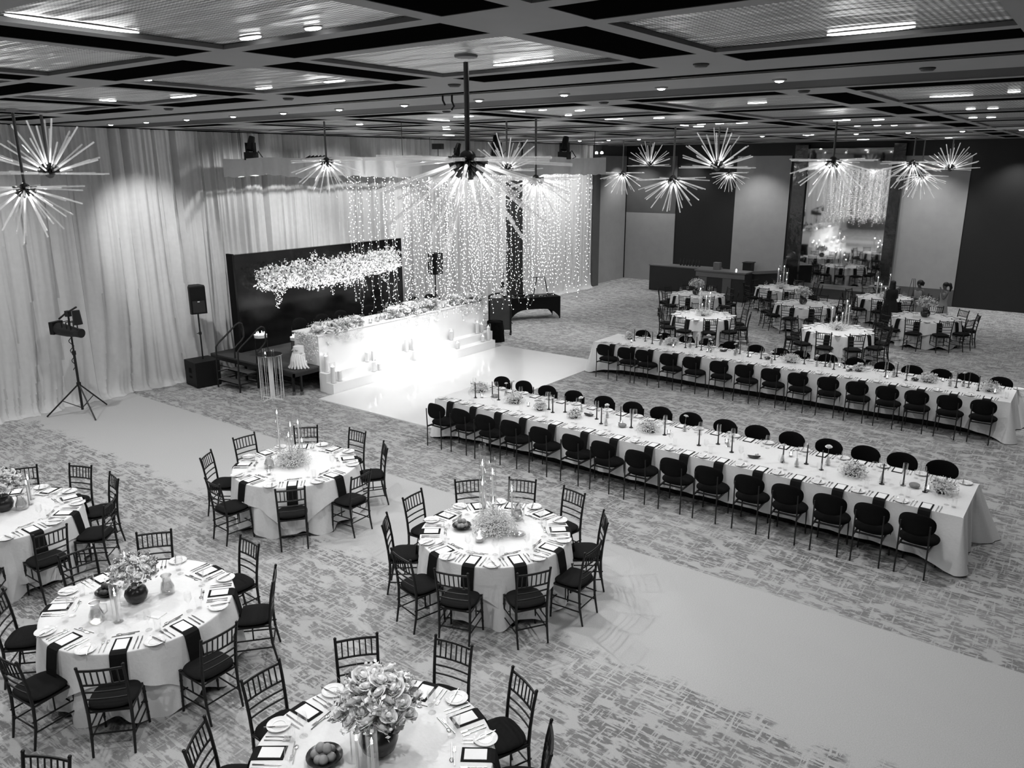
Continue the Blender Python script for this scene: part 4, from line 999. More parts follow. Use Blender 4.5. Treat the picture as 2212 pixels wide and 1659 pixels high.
# flowers along the head table
rr = random.Random(77)
def garland(y0, y1, label, nb, seed, hgt=.16):
    r = empty('table_garland', (-14.75, (y0 + y1) / 2, 1.331), 0, label, 'flowers'); L_ = (y1 - y0) / 2; rr = random.Random(seed)
    m = MB(); mf = MB()
    for i in range(int(nb * 1.4)):
        c = (rr.uniform(.05, .42), rr.uniform(-L_, L_), rr.uniform(.0, hgt)); leaf_cloud(mf, c, .09, 4, .045, rr); spray(m, c, .12, 20, rr, 0, .8, .008, False)
        if i % 3 == 0:
            c2 = (.44, rr.uniform(-L_, L_), -rr.uniform(.0, .25)); spray(m, c2, .07, 22, rr, 0, 1.2, .008, False, -1)
    m.build('filler_sprays', M_petal2, r)
    mf.build('foliage', M_leaf, r)
    for i in range(nb):
        bloom(r, (rr.uniform(.12, .46), rr.uniform(-L_, L_), rr.uniform(.02, hgt)), rr.uniform(.065, .115), i)
    return r
garland(11.65, 13.05, 'white flower garland on the stairs end of the head table', 90, 1, .20)
garland(14.0, 15.75, 'white flower garland in the middle of the head table', 110, 2, .28)
garland(16.5, 17.65, 'white flower garland on the far end of the head table', 80, 3, .25)
m = MB()
for i in range(520):
    y = 11.56 - rr.uniform(.0, .08); x = -14.8 + rr.uniform(-.22, .5); z = 1.38 - abs(rr.gauss(0, .28)); m.octa((x, y, max(z, .65)), rr.uniform(.008, .02))
for i in range(9):
    x = -14.95 + i * .05; m.tube([(x, 11.57, 1.36), (x - .03, 11.52, 1.15), (x + .03, 11.54, 1.0 - .05 * (i % 4))], .003, 4)
tag(m.build('trailing_blossom', M_petal2), 'trailing blossom sprays hanging down the stairs end of the head table', 'flowers', None, 'stuff')
# place settings on the head table between garlands: plates standing as little sunglasses shapes, glasses
for i, y in enumerate([13.25, 13.5, 13.8, 15.95, 16.15, 16.4]):
    P_wine.place((-14.6, y, 1.331), 0, 'clear wine glass on the head table, %s from the stage stairs' % ORDL[i], 'glasses on the head table', 'wine glass')
    P_vot.place((-14.42, y + .08, 1.331), 0, 'glass votive candle on the head table edge, %s from the stage stairs' % ORDL[i], 'votives on the head table', 'candle', scale=1.4)
for i, (y) in enumerate([13.62, 16.28]):
    for k in (0, 1):
        tag(MB().ball((0, 0, .05), .055, 12, 8).lathe([(.02, .09), (.018, .16), (.026, .17)], 12).build('round_carafe', M_glass2, None, True, (-14.5, y + .13 * k, 1.331)), 'small round-bodied glass carafe, %s pair on the head table' % ('left', 'right')[i], 'carafe', 'round carafes, %s pair' % ('left', 'right')[i])
# chairs behind the head table
HCH = [12.26, 12.97, 13.59, 14.6, 15.41, 16.35, 17.01]
nm = ['nearest the stage stairs', 'second from the stage stairs', 'third from the stage stairs', 'fourth, at the middle of the black screen', 'fifth, by the right part of the screen', 'sixth, right of the screen edge', 'seventh, by the speaker stand', ]
for i, y in enumerate(HCH):
    P_round.place((-15.72, y + .05, .6), -PI / 2, 'black oval-back chair behind the head table, ' + nm[i], 'chairs behind the head table', 'chair')
# LED screen wall
sc = empty('screen_wall', (0, 0, 0), 0, 'wide glossy black screen wall standing on the stage', 'screen')
MB().rbox(-17.12, 11.38, .6, -17.0, 17.1, 3.02).build('panel', mat('black gloss screen', .006, .16, noise=(2, .2), bump=(1.5, .05)), sc)
MB().rbox(-17.25, 11.33, .6, -17.0, 11.38, 3.04).build('side_return', M_nap, sc)
# floral cloud in front of the screen
fc = empty('hanging_flower_cloud', (0, 0, 0), 0, 'long hanging cloud of white blossom branches in front of the black screen', 'flowers')
rr = random.Random(5); m = MB(); m2 = MB(); m3 = MB()
def cpt(t):  # centre line and radius
    return 11.85 + 4.75 * t, 2.36 + .06 * t + .05 * math.sin(t * 9), .36 * (0.75 + .35 * math.sin(PI * min(1, t * 1.05)) + .10 * math.sin(t * 23))
for i in range(5200):
    t = rr.random(); y, z, rad = cpt(t); a = rr.uniform(0, 6.28); q = rad * rr.random() ** .5 * rr.uniform(.9, 1.12)
    p = Vector((-16.68 + q * .75 * math.cos(a), y + rr.uniform(-.1, .1), z + q * math.sin(a)))
    d = Vector((rr.uniform(-1, 1), rr.uniform(-1, 1), rr.uniform(-1, 1))).normalized(); e = d.cross(Vector((rr.uniform(-1, 1), rr.uniform(-1, 1), .3))).normalized(); s_ = rr.uniform(.03, .075); nn_ = d.cross(e)
    (m if i % 9 else m2).add([tuple(p), tuple(p + d * s_ * .6 + e * s_ * .5 + nn_ * s_ * .2), tuple(p + d * s_), tuple(p + d * s_ * .6 - e * s_ * .5 + nn_ * s_ * .2)], [(0, 1, 2, 3)])
for i in range(90):
    t = rr.random(); y, z, rad = cpt(t); sg_ = rr.choice((-1, 1, 1)); a = rr.uniform(.4, 2.7)
    L_ = rad * rr.uniform(1.0, 1.55); p0 = (-16.68, y, z); p1 = (-16.6 + rr.uniform(-.1, .15), y + L_ * .6 * math.cos(a), z + sg_ * L_ * .75 * math.sin(a)); p2 = (p1[0], y + L_ * math.cos(a), z + sg_ * L_ * math.sin(a) * .95)
    m3.tube([p0, p1, p2], .004, 4)
    for k in range(14):
        q = Vector(p1).lerp(Vector(p2), rr.uniform(-.3, 1.05)); m.octa((q.x + rr.uniform(-.03, .03), q.y + rr.uniform(-.03, .03), q.z + rr.uniform(-.03, .03)), rr.uniform(.008, .018))
for (y, L_) in ((12.2, .55), (12.3, .42), (14.0, .45), (15.1, .35), (15.9, .3)):
    m3.tube([(-16.6, y, 2.2), (-16.55, y - .04, 2.15 - L_ * .6), (-16.55, y + .02, 2.2 - L_)], .004, 4)
    for k in range(26): m.octa((-16.55 + rr.uniform(-.04, .04), y + rr.uniform(-.06, .06), 2.2 - rr.uniform(.1, L_)), rr.uniform(.008, .02))
tag(m.build('blossom', M_petal, fc), kind='stuff'); tag(m2.build('leaves', M_leaf, fc), kind='stuff')
m3.tube([(-16.68, 11.9, 2.36), (-16.68, 14, 2.4), (-16.68, 16.6, 2.42)], .02, 6).tube([(-16.68, 12.5, 2.37), (-16.9, 12.5, 2.4), (-17.0, 12.5, 2.4)], .012, 6).tube([(-16.68, 15.8, 2.41), (-16.9, 15.8, 2.42), (-17.0, 15.8, 2.42)], .012, 6).build('branches', M_leaf, fc)
# ------------------------------------------------------------------ things on and by the stage
ck = empty('draped_cake', (-14.62, 11.25, .6), 0, 'tall white tiered cake wrapped in trailing white fabric on the stage corner', 'cake')
MB().lathe([(.001, 0), (.17, 0), (.17, .14), (.14, .15), (.14, .32), (.12, .33), (.12, .50), (.001, .51)], 28).build('tiers', M_white, ck, True)
m = MB()
for k in range(9):
    a = -2.6 + k * .32; q = .16
    p = [(.13 * math.cos(a), .13 * math.sin(a), .36 - .01 * k), (q * math.cos(a), q * math.sin(a), .22), ((q + .03) * math.cos(a + .1), (q + .03) * math.sin(a + .1), .08), ((q + .09 + .02 * (k % 3)) * math.cos(a + .15), (q + .09) * math.sin(a + .15), .012)]
    m.tube(p, [.02, .035, .03, .018], 7)
m.pad(.16, .05, 20, .03, lambda x, y: .02 * math.sin(x * 30), Matrix.Translation((0, -.05, .36)) @ Matrix.Rotation(.4, 4, 'Y'), 2)
m.build('fabric', M_cloth, ck, True)
for k in range(5): bloom(ck, (.1 * math.cos(k * 1.3), .1 * math.sin(k * 1.3) - .02, .36 + .02 * k), .05, k)
# candle stands on the stage
for (x, y, w_, nn_) in ((-16.45, 11.55, 'behind the right handrail', 0), (-15.5, 11.9, 'at the end of the white head table', 1)):
    r = empty('candle_stand', (x, y, .6), 0, 'black stand with white candle tray, ' + w_, 'candle stand')
    m = MB()
    for k in range(3):
        a = .5 + 2.09 * k; m.tube([(.16 * math.cos(a), .16 * math.sin(a), .42), (.17 * math.cos(a), .17 * math.sin(a), 0)], .010, 6)
    m.lathe([(.15, .41), (.17, .41), (.17, .425), (.15, .425)], 24, closed=True); m.build('stand', M_bmetal, r, True)
    MB().lathe([(.001, .425), (.15, .425), (.16, .50), (.15, .50), (.14, .44), (.001, .44)], 28).build('tray', M_white, r, True)
    for k in range(6):
        a = k * 1.05; cx, cy = .09 * math.cos(a), .09 * math.sin(a)
        c_ = MB().lathe([(.001, .44), (.02, .44), (.02, .50), (.001, .50)], 10, cx, cy).build('candle', M_wax, r, True)
        MB().lathe([(.001, .5), (.008, .51), (.010, .53), (.004, .555), (.001, .57)], 8, cx, cy).build('flame', M_flame, c_, True)
# round drinks table of thin rods
r = empty('rod_side_table', (-14.72, 10.52, 0), .2, 'round mirrored-top side table on thin upright white rods beside the stage', 'side table')
MB().lathe([(.001, 1.01), (.27, 1.01), (.28, 1.02), (.28, 1.035), (.001, 1.035)], 40).build('mirror_top', mat('dark mirror', .35, .06, metal=1.0), r, True)
m = MB()
for k in range(14):
    a = 2 * PI * k / 14; m.tube([(.25 * math.cos(a), .25 * math.sin(a), 1.01), (.25 * math.cos(a), .25 * math.sin(a), .02)], .005, 6)
m.box(0, 0, .51, .13, .012, 1.0); m.build('rods', M_white, r, True)
MB().box(0, 0, .012, .56, .02, .02).box(0, 0, .012, .02, .56, .02).build('base', M_white, r)
P_tumb.place((-14.84, 10.46, 1.037), 0, 'clear glass on the mirrored side table, left one', None, 'glass'); P_tumb.place((-14.64, 10.55, 1.037), 0, 'clear glass on the mirrored side table, right one', None, 'glass')
P_vot.place((-14.70, 10.4, 1.037), 0, 'votive candle on the mirrored side table', None, 'candle')

def speaker_box(parent, w_, d, h, z0):
    m = MB(); hw, hd = w_ / 2, d / 2
    out = [(-hw * .62, -hd), (hw * .62, -hd), (hw, hd * .45), (hw * .93, hd), (-hw * .93, hd), (-hw, hd * .45)]
    n_ = len(out); vs = [(x, y, z0) for x, y in out] + [(x * 1.0, y, z0 + h * .04) for x, y in out] + [(x, y, z0 + h * .96) for x, y in out] + [(x * .95, y * .95, z0 + h) for x, y in out]
    fs = [tuple(range(n_ - 1, -1, -1)), tuple(3 * n_ + k for k in range(n_))]
    for L_ in range(3):
        for k in range(n_): fs.append((L_ * n_ + k, L_ * n_ + (k + 1) % n_, (L_ + 1) * n_ + (k + 1) % n_, (L_ + 1) * n_ + k))
    m.add(vs, fs); m.build('cabinet', M_speaker, parent)
    MB().box(0, hd + .004, z0 + h * .26, w_ * .72, .012, h * .42).build('woofer_grille', mat('speaker grille', .02, .55, bump=(400, .4)), parent)
    MB().add([(-w_ * .3, hd + .002, z0 + h * .56), (w_ * .3, hd + .002, z0 + h * .56), (w_ * .3, hd + .002, z0 + h * .9), (-w_ * .3, hd + .002, z0 + h * .9), (-w_ * .2, hd - .05, z0 + h * .62), (w_ * .2, hd - .05, z0 + h * .62), (w_ * .2, hd - .05, z0 + h * .84), (-w_ * .2, hd - .05, z0 + h * .84)],
        [(0, 1, 5, 4), (1, 2, 6, 5), (2, 3, 7, 6), (3, 0, 4, 7), (4, 5, 6, 7)]).box(0, hd + .003, z0 + h * .73, w_ * .72, .006, h * .40).build('horn', M_speaker, parent)
    MB().box(0, hd + .012, z0 + h * .44, .05, .006, .022).build('badge', M_china, parent)
sp = empty('pole_loudspeaker', (-17.12, 10.35, .62), -1.9, 'black loudspeaker on a pole above the square subwoofer', 'loudspeaker')
speaker_box(sp, .38, .36, .66, 1.12)
MB().tube([(0, 0, 0), (0, 0, 1.14)], .019, 10).lathe([(.02, .6), (.035, .6), (.035, .66), (.02, .66)], 12, closed=True).box(.05, 0, .63, .05, .015, .015).build('pole', M_bmetal, sp, True)
sb = empty('subwoofer', (-17.1, 10.3, 0), -.15, 'square black subwoofer box on the floor by the curtain', 'subwoofer')
MB().box(0, 0, .32, .62, .6, .60).build('cabinet', M_speaker, sb)
MB().box(.0, -.302, .40, .14, .008, .12).box(-.0, -.302, .24, .14, .008, .05).build('recessed_handle', M_velvet, sb)
m = MB()
for sx in (-1, 1):
    for sy in (-1, 1): m.box(sx * .27, sy * .26, .01, .06, .06, .02)
m.build('foot', M_bmetal, sb)
# tripod spotlight
tp = empty('tripod_spotlight', (-17.02, 7.38, 0), .35, 'black stage spotlight on a tall tripod stand in front of the left curtain', 'spotlight')
MB().tube([(0, 0, .1), (0, 0, 1.35)], .026, 10).tube([(0, 0, 1.3), (0, 0, 2.2)], .019, 10).lathe([(.03, .62), (.045, .62), (.045, .7), (.03, .7)], 12, closed=True).lathe([(.02, 1.3), (.04, 1.3), (.04, 1.38), (.02, 1.38)], 12, closed=True).build('pole', M_bmetal, tp, True)
for k, a in enumerate((-2.5, -.45, 1.6)):
    m = MB(); m.tube([(.03 * math.cos(a), .03 * math.sin(a), .64), (.68 * math.cos(a), .68 * math.sin(a), .015)], .016, 8); m.tube([(.36 * math.cos(a), .36 * math.sin(a), .33), (0, 0, .14)], .009, 6)
    l_ = m.build('leg', M_bmetal, tp, True)
MB().tube([(-.38, .12, 2.02), (-.1, .03, 2.16), (.36, -.12, 2.34)], .02, 8).box(0, 0, 2.17, .09, .09, .12).build('cross_bar', M_bmetal, tp, True)
f1 = MB().tube([(-.32, 0, 1.84), (-.05, .0, 1.80), (.26, -.02, 1.78)], [.135, .12, .085], 16).tube([(.10, -.01, 1.79), (.30, -.02, 1.775)], .095, 16).build('lamp_body', M_bmetal, tp, True)
MB().box(-.36, 0, 1.86, .1, .27, .26).build('lamp_back', M_speaker, f1)
m = MB()
for dx in (-.12, 0., .1): m.tube([(dx, -.09, 1.84), (dx, -.09, 2.0), (dx, .09, 2.0), (dx, .09, 1.84)], .012, 6)
m.build('yoke', M_bmetal, tp, True)
MB().tube([(.32, -.11, 2.27), (.34, -.11, 1.98)], [.075, .09], 14).build('small_lamp', M_bmetal, tp, True)
m = MB(); pts = [(.04 * math.cos(t * .9) - .03, .04 * math.sin(t * .9), 1.72 - t * .03) for t in range(26)]; m.tube(pts, .009, 5); m.build('cable', M_bmetal, tp, True)
# far speaker on tripod behind the fairy lights
s2 = empty('tripod_loudspeaker', (-17.0, 18.55, 0), -PI / 2, 'black loudspeaker on tripod behind the fairy light curtain, by the screen edge', 'loudspeaker')
speaker_box(s2, .40, .36, .66, 1.80)
MB().tube([(0, 0, .1), (0, 0, 1.82)], .02, 8).build('pole', M_bmetal, s2, True)
for a in (0.2, 2.3, 4.4): MB().tube([(.02 * math.cos(a), .02 * math.sin(a), 1.15), (.55 * math.cos(a), .55 * math.sin(a), .45), (.6 * math.cos(a), .6 * math.sin(a), .02)], .016, 8).build('leg', M_bmetal, s2, True)
# grey display board, black covered box
r = empty('display_board', (-15.0, 19.3, 0), .62, 'grey rectangular board on black feet beyond the head table', 'board')
MB().box(0, 0, .62, .62, .05, 1.0).build('panel', M_grey, r); MB().box(.335, 0, .6, .05, .08, 1.2).box(-.335, 0, .6, .05, .08, 1.2).box(.335, 0, .02, .06, .5, .04).box(-.335, 0, .02, .06, .5, .04).tube([(-.335, 0, 1.18), (-.2, 0, 1.25), (.1, 0, 1.28)], .03, 8).build('frame', M_bmetal, r)
r = MB().pad(.24, .22, 20, .62, lambda x, y: 0, Matrix.Translation((0, 0, .31)), 4).grid(lambda u, v: ((.25 + .05 * v + .015 * math.sin(u * 40) * v) * math.cos(2 * PI * u), (.22 + .05 * v) * math.sin(2 * PI * u), .6 - .59 * v), 40, 5, True).build('covered_box', M_velvet, None, True, (-14.45, 18.35, 0))
tag(r, 'black cloth-covered box standing at the far end of the head table', 'box')
# desk with stretch cover
dx0, dy0 = -15.75, 22.05
r = empty('disc_jockey_table', (dx0, dy0, 0), math.radians(55), 'table in a black stretch cover with arched front behind the fairy lights', 'table')
def cover_side(p, q, nrm, m, n_=18):
    vs = []; 
    for i in range(n_ + 1):
        t = i / n_; x = p[0] + (q[0] - p[0]) * t; y = p[1] + (q[1] - p[1]) * t
        arch = (.36 * (1 - (2 * t - 1) ** 4 * 1.0) if (abs(p[0] - q[0]) > 1) else .3 * (1 - (2 * t - 1) ** 4)); arch = max(0, arch)
        sag = .05 * math.sin(PI * t)
        for k in range(6):
            v = k / 5; z = .75 + (arch - .75) * v; pull = sag * math.sin(PI * v * .8)
            vs.append((x - nrm[0] * pull, y - nrm[1] * pull, z))
    fs = [(i * 6 + k, (i + 1) * 6 + k, (i + 1) * 6 + k + 1, i * 6 + k + 1) for i in range(n_) for k in range(5)]
    m.add(vs, fs)
hx, hy = .92, .38; m = MB()
cover_side((-hx, -hy), (hx, -hy), (0, -1), m); cover_side((hx, -hy), (hx, hy), (1, 0), m); cover_side((hx, hy), (-hx, hy), (0, 1), m); cover_side((-hx, hy), (-hx, -hy), (-1, 0), m)
m.box(0, 0, .755, 2 * hx, 2 * hy, .02); m.build('stretch_cover', M_nap, r, True)
for sx in (-1, 1):
    for sy in (-1, 1): MB().tube([(sx * .88, sy * .34, .74), (sx * .9, sy * .36, 0)], .018, 8).build('leg', M_bmetal, r, True)
m = MB()
for i in range(40): m.octa((R.uniform(-.8, .8), R.uniform(-.3, .3), .775), .014)
tag(m.build('scattered_petals', M_petal), 'small white petals scattered over the black stretch-covered table', 'petals', None, 'stuff')
bpy.data.objects['scattered_petals'].location = (dx0, dy0, 0); bpy.data.objects['scattered_petals'].rotation_euler = (0, 0, math.radians(55))
def onDJ(x, y, z=0): c_, s_ = math.cos(math.radians(55)), math.sin(math.radians(55)); return (dx0 + x * c_ - y * s_, dy0 + x * s_ + y * c_, .765 + z)
r = empty('laptop_stand', onDJ(.35, .1), math.radians(55), 'black A-shaped stand on the stretch-covered table', 'stand')
MB().tube([(-.25, 0, 0), (-.12, 0, .62), (.16, 0, .62), (.28, 0, 0)], .018, 6).tube([(-.12, 0, .62), (-.3, .02, .62)], .014, 6).build('frame', M_bmetal, r, True)
MB().box(0, 0, .01, .5, .3, .02).build('base', M_bmetal, r)
tag(MB().box(0, 0, .04, .3, .22, .08).box(0, .06, .1, .28, .03, .1).build('audio_mixer', M_bmetal, None, False, onDJ(-.45, 0)), 'black audio mixer on the left of the stretch-covered table', 'mixer')
r = empty('microphone_stand', (-15.95, 20.65, 0), 0, 'thin black microphone stand left of the stretch-covered table', 'stand')
MB().tube([(0, 0, .05), (0, 0, 1.3), (.3, -.3, 1.75)], .013, 6).build('pole', M_bmetal, r, True)
for a in (.3, 2.4, 4.5): MB().tube([(0, 0, .45), (.36 * math.cos(a), .36 * math.sin(a), .01)], .014, 6).build('leg', M_bmetal, r, True)
MB().lathe([(.001, 1.2), (.06, 1.22), (.08, 1.3), (.05, 1.4), (.001, 1.42)], 12).build('lamp_head', M_bmetal, r, True)

# ------------------------------------------------------------------ suspended rig with white valance
RX0, RX1, RY0, RY1 = -17.38, -10.9, 11.6, 18.55
rg = empty('lighting_truss', (0, 0, 0), 0, 'rectangular ceiling-hung lighting truss dressed with a white fabric valance', 'truss')
m = MB()
for (a, b) in (((RX0 + .2, RY0 + .2), (RX1 - .2, RY0 + .2)), ((RX1 - .2, RY0 + .2), (RX1 - .2, RY1 - .2)), ((RX1 - .2, RY1 - .2), (RX0 + .2, RY1 - .2)), ((RX0 + .2, RY1 - .2), (RX0 + .2, RY0 + .2))):
    d = (Vector((b[0], b[1], 0)) - Vector((a[0], a[1], 0))); L_ = d.length; u = d / L_; nn_ = Vector((-u.y, u.x, 0))
    for o_ in (-.1, .1):
        for z in (4.98, 5.2): p = Vector((a[0], a[1], z)) + nn_ * o_; m.tube([tuple(p), tuple(p + d)], .024, 6)
    k = int(L_ / .35)
    for i in range(k):
        p = Vector((a[0], a[1], 4.98)) + nn_ * (-.1) + u * (L_ * i / k); q = Vector((a[0], a[1], 5.2)) + nn_ * (-.1) + u * (L_ * (i + 1) / k); m.tube([tuple(p), tuple(q)], .01, 5)
m.build('truss_beam', M_steel, rg, True)
m = MB()
for (x, y) in ((RX0 + .6, RY0 + .1), (RX1 - .6, RY0 + .1), (RX1 - .1, RY1 - .4), (RX0 + .4, RY1 - .1)): m.tube([(x, y, 5.2), (x, y, 5.93)], .006, 5)
m.build('hanging_cable', M_bmetal, rg, True)
M_val = mat('white valance fabric', .88, .9, noise=(12, .06), bump=(20, .2))
per = [(RX0, RY0), (RX1, RY0), (RX1, RY1), (RX0, RY1)]
def val(u, v):
    t = u * 4; i = min(int(t), 3); f = t - i; a, b = per[i], per[(i + 1) % 4]
    x = a[0] + (b[0] - a[0]) * f; y = a[1] + (b[1] - a[1]) * f; nrm = [(0, -1), (1, 0), (0, 1), (-1, 0)][i]
    e = min(f, 1 - f) * 8; e = min(1, e); s_ = x * 9 + y * 9
    off = (.018 * math.sin(s_) + .014 * math.sin(s_ * 2.3) + .02 * math.sin(x * 1.3 + y * 1.1)) * e * (0.3 + v)
    z = 5.27 + .015 * math.sin(s_ * .3) - v * (.40 + .02 * math.sin(s_ * .21) + .012 * math.sin(s_ * 1.4))
    return (x + nrm[0] * (off + .02), y + nrm[1] * (off + .02), z)
MB().grid(val, 640, 6, True).build('valance', M_val, rg, True)
# moving-head lamps standing on the rig
def moving_head(x, y, rz, label, s_=1.0):
    r = empty('moving_head_light', (x, y, 5.23), rz, label, 'stage light'); r.scale = (s_, s_, s_)
    MB().box(0, 0, .09, .26, .2, .18).build('base', M_bmetal, r)
    MB().box(-.10, 0, .28, .035, .1, .22).build('yoke_arm', M_bmetal, r); MB().box(.10, 0, .28, .035, .1, .22).build('yoke_arm', M_bmetal, r)
    MB().tube([(0, -.05, .22), (0, .02, .36), (0, .08, .52)], [.075, .085, .07], 12).build('lamp_head', M_bmetal, r, True)
    MB().tube([(.13, 0, .12), (.2, 0, .2), (.3, .02, .05), (.2, .05, .02)], .012, 6).build('cable', M_bmetal, r, True)
moving_head(-16.4, 11.7, .3, 'black moving-head lamp on the rig, left end', 1.0)
moving_head(-15.9, 18.45, -.4, 'small black moving-head lamp on the rig, second from the left', .95)
moving_head(-14.3, 18.3, .8, 'black moving-head lamp tilted on the rig, in the middle', 1.25)
moving_head(-11.0, 16.75, .1, 'black moving-head lamp on the rig, right end', 1.0)
tag(MB().box(0, 0, .42, .3, .2, .16, .3).tube([(0, 0, .36), (0, 0, 0)], .012, 6).build('floodlight', M_bmetal, None, False, (-16.6, 18.4, 5.23)), 'black box floodlight tilted above the rear rig beam', 'stage light')
m = MB()
for i in range(5): m.tube([(-14.5 + i * .12, 11.72, 5.24), (-14.42 + i * .12, 11.8, 5.30), (-14.3 + i * .12, 11.7, 5.24)], .02, 6)
tag(m.build('cable_bundle', M_bmetal), 'black coiled cable lying on top of the rig', 'cable')

# ------------------------------------------------------------------ fairy light curtain
rr = random.Random(99); mb_ = MB(); mw = MB()
nst = 0
for ix in range(12):
    for iy in range(15):
        x = -13.95 + 2.95 * (ix + rr.uniform(-.3, .3)) / 11; y = 11.85 + 6.4 * (iy + rr.uniform(-.3, .3)) / 14
        if x < -13.0 and y > 17.6: continue
        if rr.random() < (.15 if x > -12.5 else .3): continue
        nst += 1; zb = 1.95 + rr.uniform(-.12, .35); px, py = x, y; z = 4.95; pts = [(x, y, z)]
        while z > zb:
            z -= rr.uniform(.08, .13); px = x + rr.uniform(-.012, .012) + (.05 * math.sin(z * 9 + x * 9) if z < zb + .35 else 0); py = y + rr.uniform(-.012, .012)
            pts.append((px, py, z)); mb_.octa((px + rr.uniform(-.035, .035), py + rr.uniform(-.035, .035), z), .0095)
        mw.tube(pts[::2] + [pts[-1]], .0022, 3, False)
o = mw.build('fairy_light_wires', M_wire); 
tag(o, 'thin wires of the fairy light curtain hanging from the rig', 'wires', None, 'stuff')
o = mb_.build('fairy_lights', M_fairy)
tag(o, 'dense curtain of tiny glowing bulbs hanging from the rig over the dance floor', 'fairy lights', None, 'stuff')

# ------------------------------------------------------------------ sputnik chandeliers
M_rod = bpy.data.materials.new('lit acrylic rod'); M_rod.use_nodes = True
def _rodmat(m, base, tip):
    nt = m.node_tree; N = nt.nodes.new; L = nt.links.new
    for n_ in list(nt.nodes): nt.nodes.remove(n_)
    out = N('ShaderNodeOutputMaterial'); tc = N('ShaderNodeTexCoord'); sp_ = N('ShaderNodeSeparateXYZ'); L(tc.outputs['Object'], sp_.inputs[0])
    mr_ = N('ShaderNodeMapRange'); mr_.inputs[1].default_value = .10; mr_.inputs[2].default_value = .42; mr_.inputs[3].default_value = base; mr_.inputs[4].default_value = tip; L(sp_.outputs['Z'], mr_.inputs[0])
    e = N('ShaderNodeEmission'); L(mr_.outputs[0], e.inputs[1])
    t = N('ShaderNodeBsdfTransparent'); t.inputs[0].default_value = g(.72); gl = N('ShaderNodeBsdfGlossy'); gl.inputs['Roughness'].default_value = .15
    mx = N('ShaderNodeMixShader'); mx.inputs[0].default_value = .14; L(t.outputs[0], mx.inputs[1]); L(gl.outputs[0], mx.inputs[2])
    ad = N('ShaderNodeAddShader'); L(mx.outputs[0], ad.inputs[0]); L(e.outputs[0], ad.inputs[1]); L(ad.outputs[0], out.inputs[0])
    m.cycles.emission_sampling = 'NONE'
_rodmat(M_rod, .24, .10)
M_rodlit = bpy.data.materials.new('bright acrylic rod'); M_rodlit.use_nodes = True; _rodmat(M_rodlit, .95, .16)
M_hub = mat('chandelier metal', .12, .3, metal=.9, noise=(20, .2)); M_stem = mat('chandelier stem', .2, .4, metal=.6, noise=(20, .1))
RODM = [MB().tube([(0, 0, .15), (0, 0, .87)], .0135, 8).mesh('rod') for _ in range(2)]
RODM[0].materials.append(M_rod); RODM[1].materials.append(M_rodlit)
HOLD = MB().tube([(0, 0, .02), (0, 0, .17)], .019, 8).mesh('rod_holder'); HOLD.materials.append(M_hub)
def chandelier(x, y, z, up, label, s_=1.0, seed=0):
    rr = random.Random(seed)
    r = empty('starburst_chandelier', (x, y, z), seed * .7, label, 'chandelier', None); r.scale = (s_, s_, s_)
    MB().tube([(0, 0, 0.0), (0, 0, (5.90 - z) / s_)], .022, 8).build('stem', M_stem, r, True)
    MB().lathe([(.001, (5.97 - z) / s_ - .035), (.09, (5.97 - z) / s_ - .035), (.10, (5.97 - z) / s_), (.001, (5.97 - z) / s_)], 20).build('canopy', M_trim, r, True)
    hb = MB().ball((0, 0, 0), .075, 14, 9).lathe([(.001, 0), (.12, 0), (.12, .015), (.001, .015)], 20).build('hub', M_hub, r, True)
    sg_ = 1 if up else -1
    rings = [(0.02, 11), (.30, 10), (.62, 8), (.98, 6), (1.32, 3)]
    k = 0
    for el, nn_ in rings:
        for i in range(nn_):
            a = 2 * PI * (i + .37 * k) / nn_ + rr.uniform(-.1, .1); e_ = el + rr.uniform(-.05, .05)
            d = Vector((math.cos(a) * math.cos(e_), math.sin(a) * math.cos(e_), sg_ * math.sin(e_)))
            lit = (i + k) % 2 == 0 and el > .2
            o = bpy.data.objects.new('rod', RODM[1 if lit else 0]); COL.objects.link(o); o.parent = r
            o.rotation_euler = d.to_track_quat('Z', 'Y').to_euler(); o.scale = (1, 1, rr.uniform(.88, 1.03))
            h = bpy.data.objects.new('rod_holder', HOLD); COL.objects.link(h); h.parent = r; h.rotation_euler = o.rotation_euler
        k += 1
    return r
CH = [(-4.50, 5.36, 5.13, 0, 'largest starburst chandelier, hanging in the middle with rods pointing down', 1.03),
      (-12.3, 10.45, 5.19, 0, 'starburst chandelier in front of the left part of the white valance', .82),
      (-8.56, 12.1, 4.86, 0, 'starburst chandelier in front of the fairy lights, just right of the largest one', .9),
      (-9.6, 12.6, 5.0, 1, 'upturned starburst chandelier behind the right half of the largest one', .8),
      (-8.15, 16.86, 4.80, 0, 'downward starburst chandelier, lowest of the cluster right of the valance', .95),
      (-13.6, 24.3, 4.85, 0, 'small downward starburst chandelier at the right end of the valance', .9),
      (-13.9, 26.8, 5.08, 1, 'small upturned starburst chandelier before the dark corner', .98),
      (-7.39, 17.5, 5.03, 1, 'large upturned starburst chandelier right of the lowest one', 1.0),
      (-12.4, 30.6, 4.80, 0, 'smallest downward starburst chandelier in front of the grey wall panel', .9),
      (-4.72, 16.9, 5.17, 0, 'wide downward starburst chandelier in front of the wall mirror', 1.0),
      (-5.33, 27.6, 5.16, 0, 'downward starburst chandelier in front of the right mirror pillar', 1.1),
      (-5.65, 30.8, 4.75, 0, 'lower downward starburst chandelier right of the mirror', 1.03),
      (-4.85, 31.2, 4.93, 1, 'upturned starburst chandelier farthest right', 1.05),
      (-14.22, 6.22, 4.98, 1, 'upturned starburst chandelier at the left edge', 1.05),
      (-13.97, 5.70, 4.77, 0, 'downward starburst chandelier at the left edge', 1.0)]
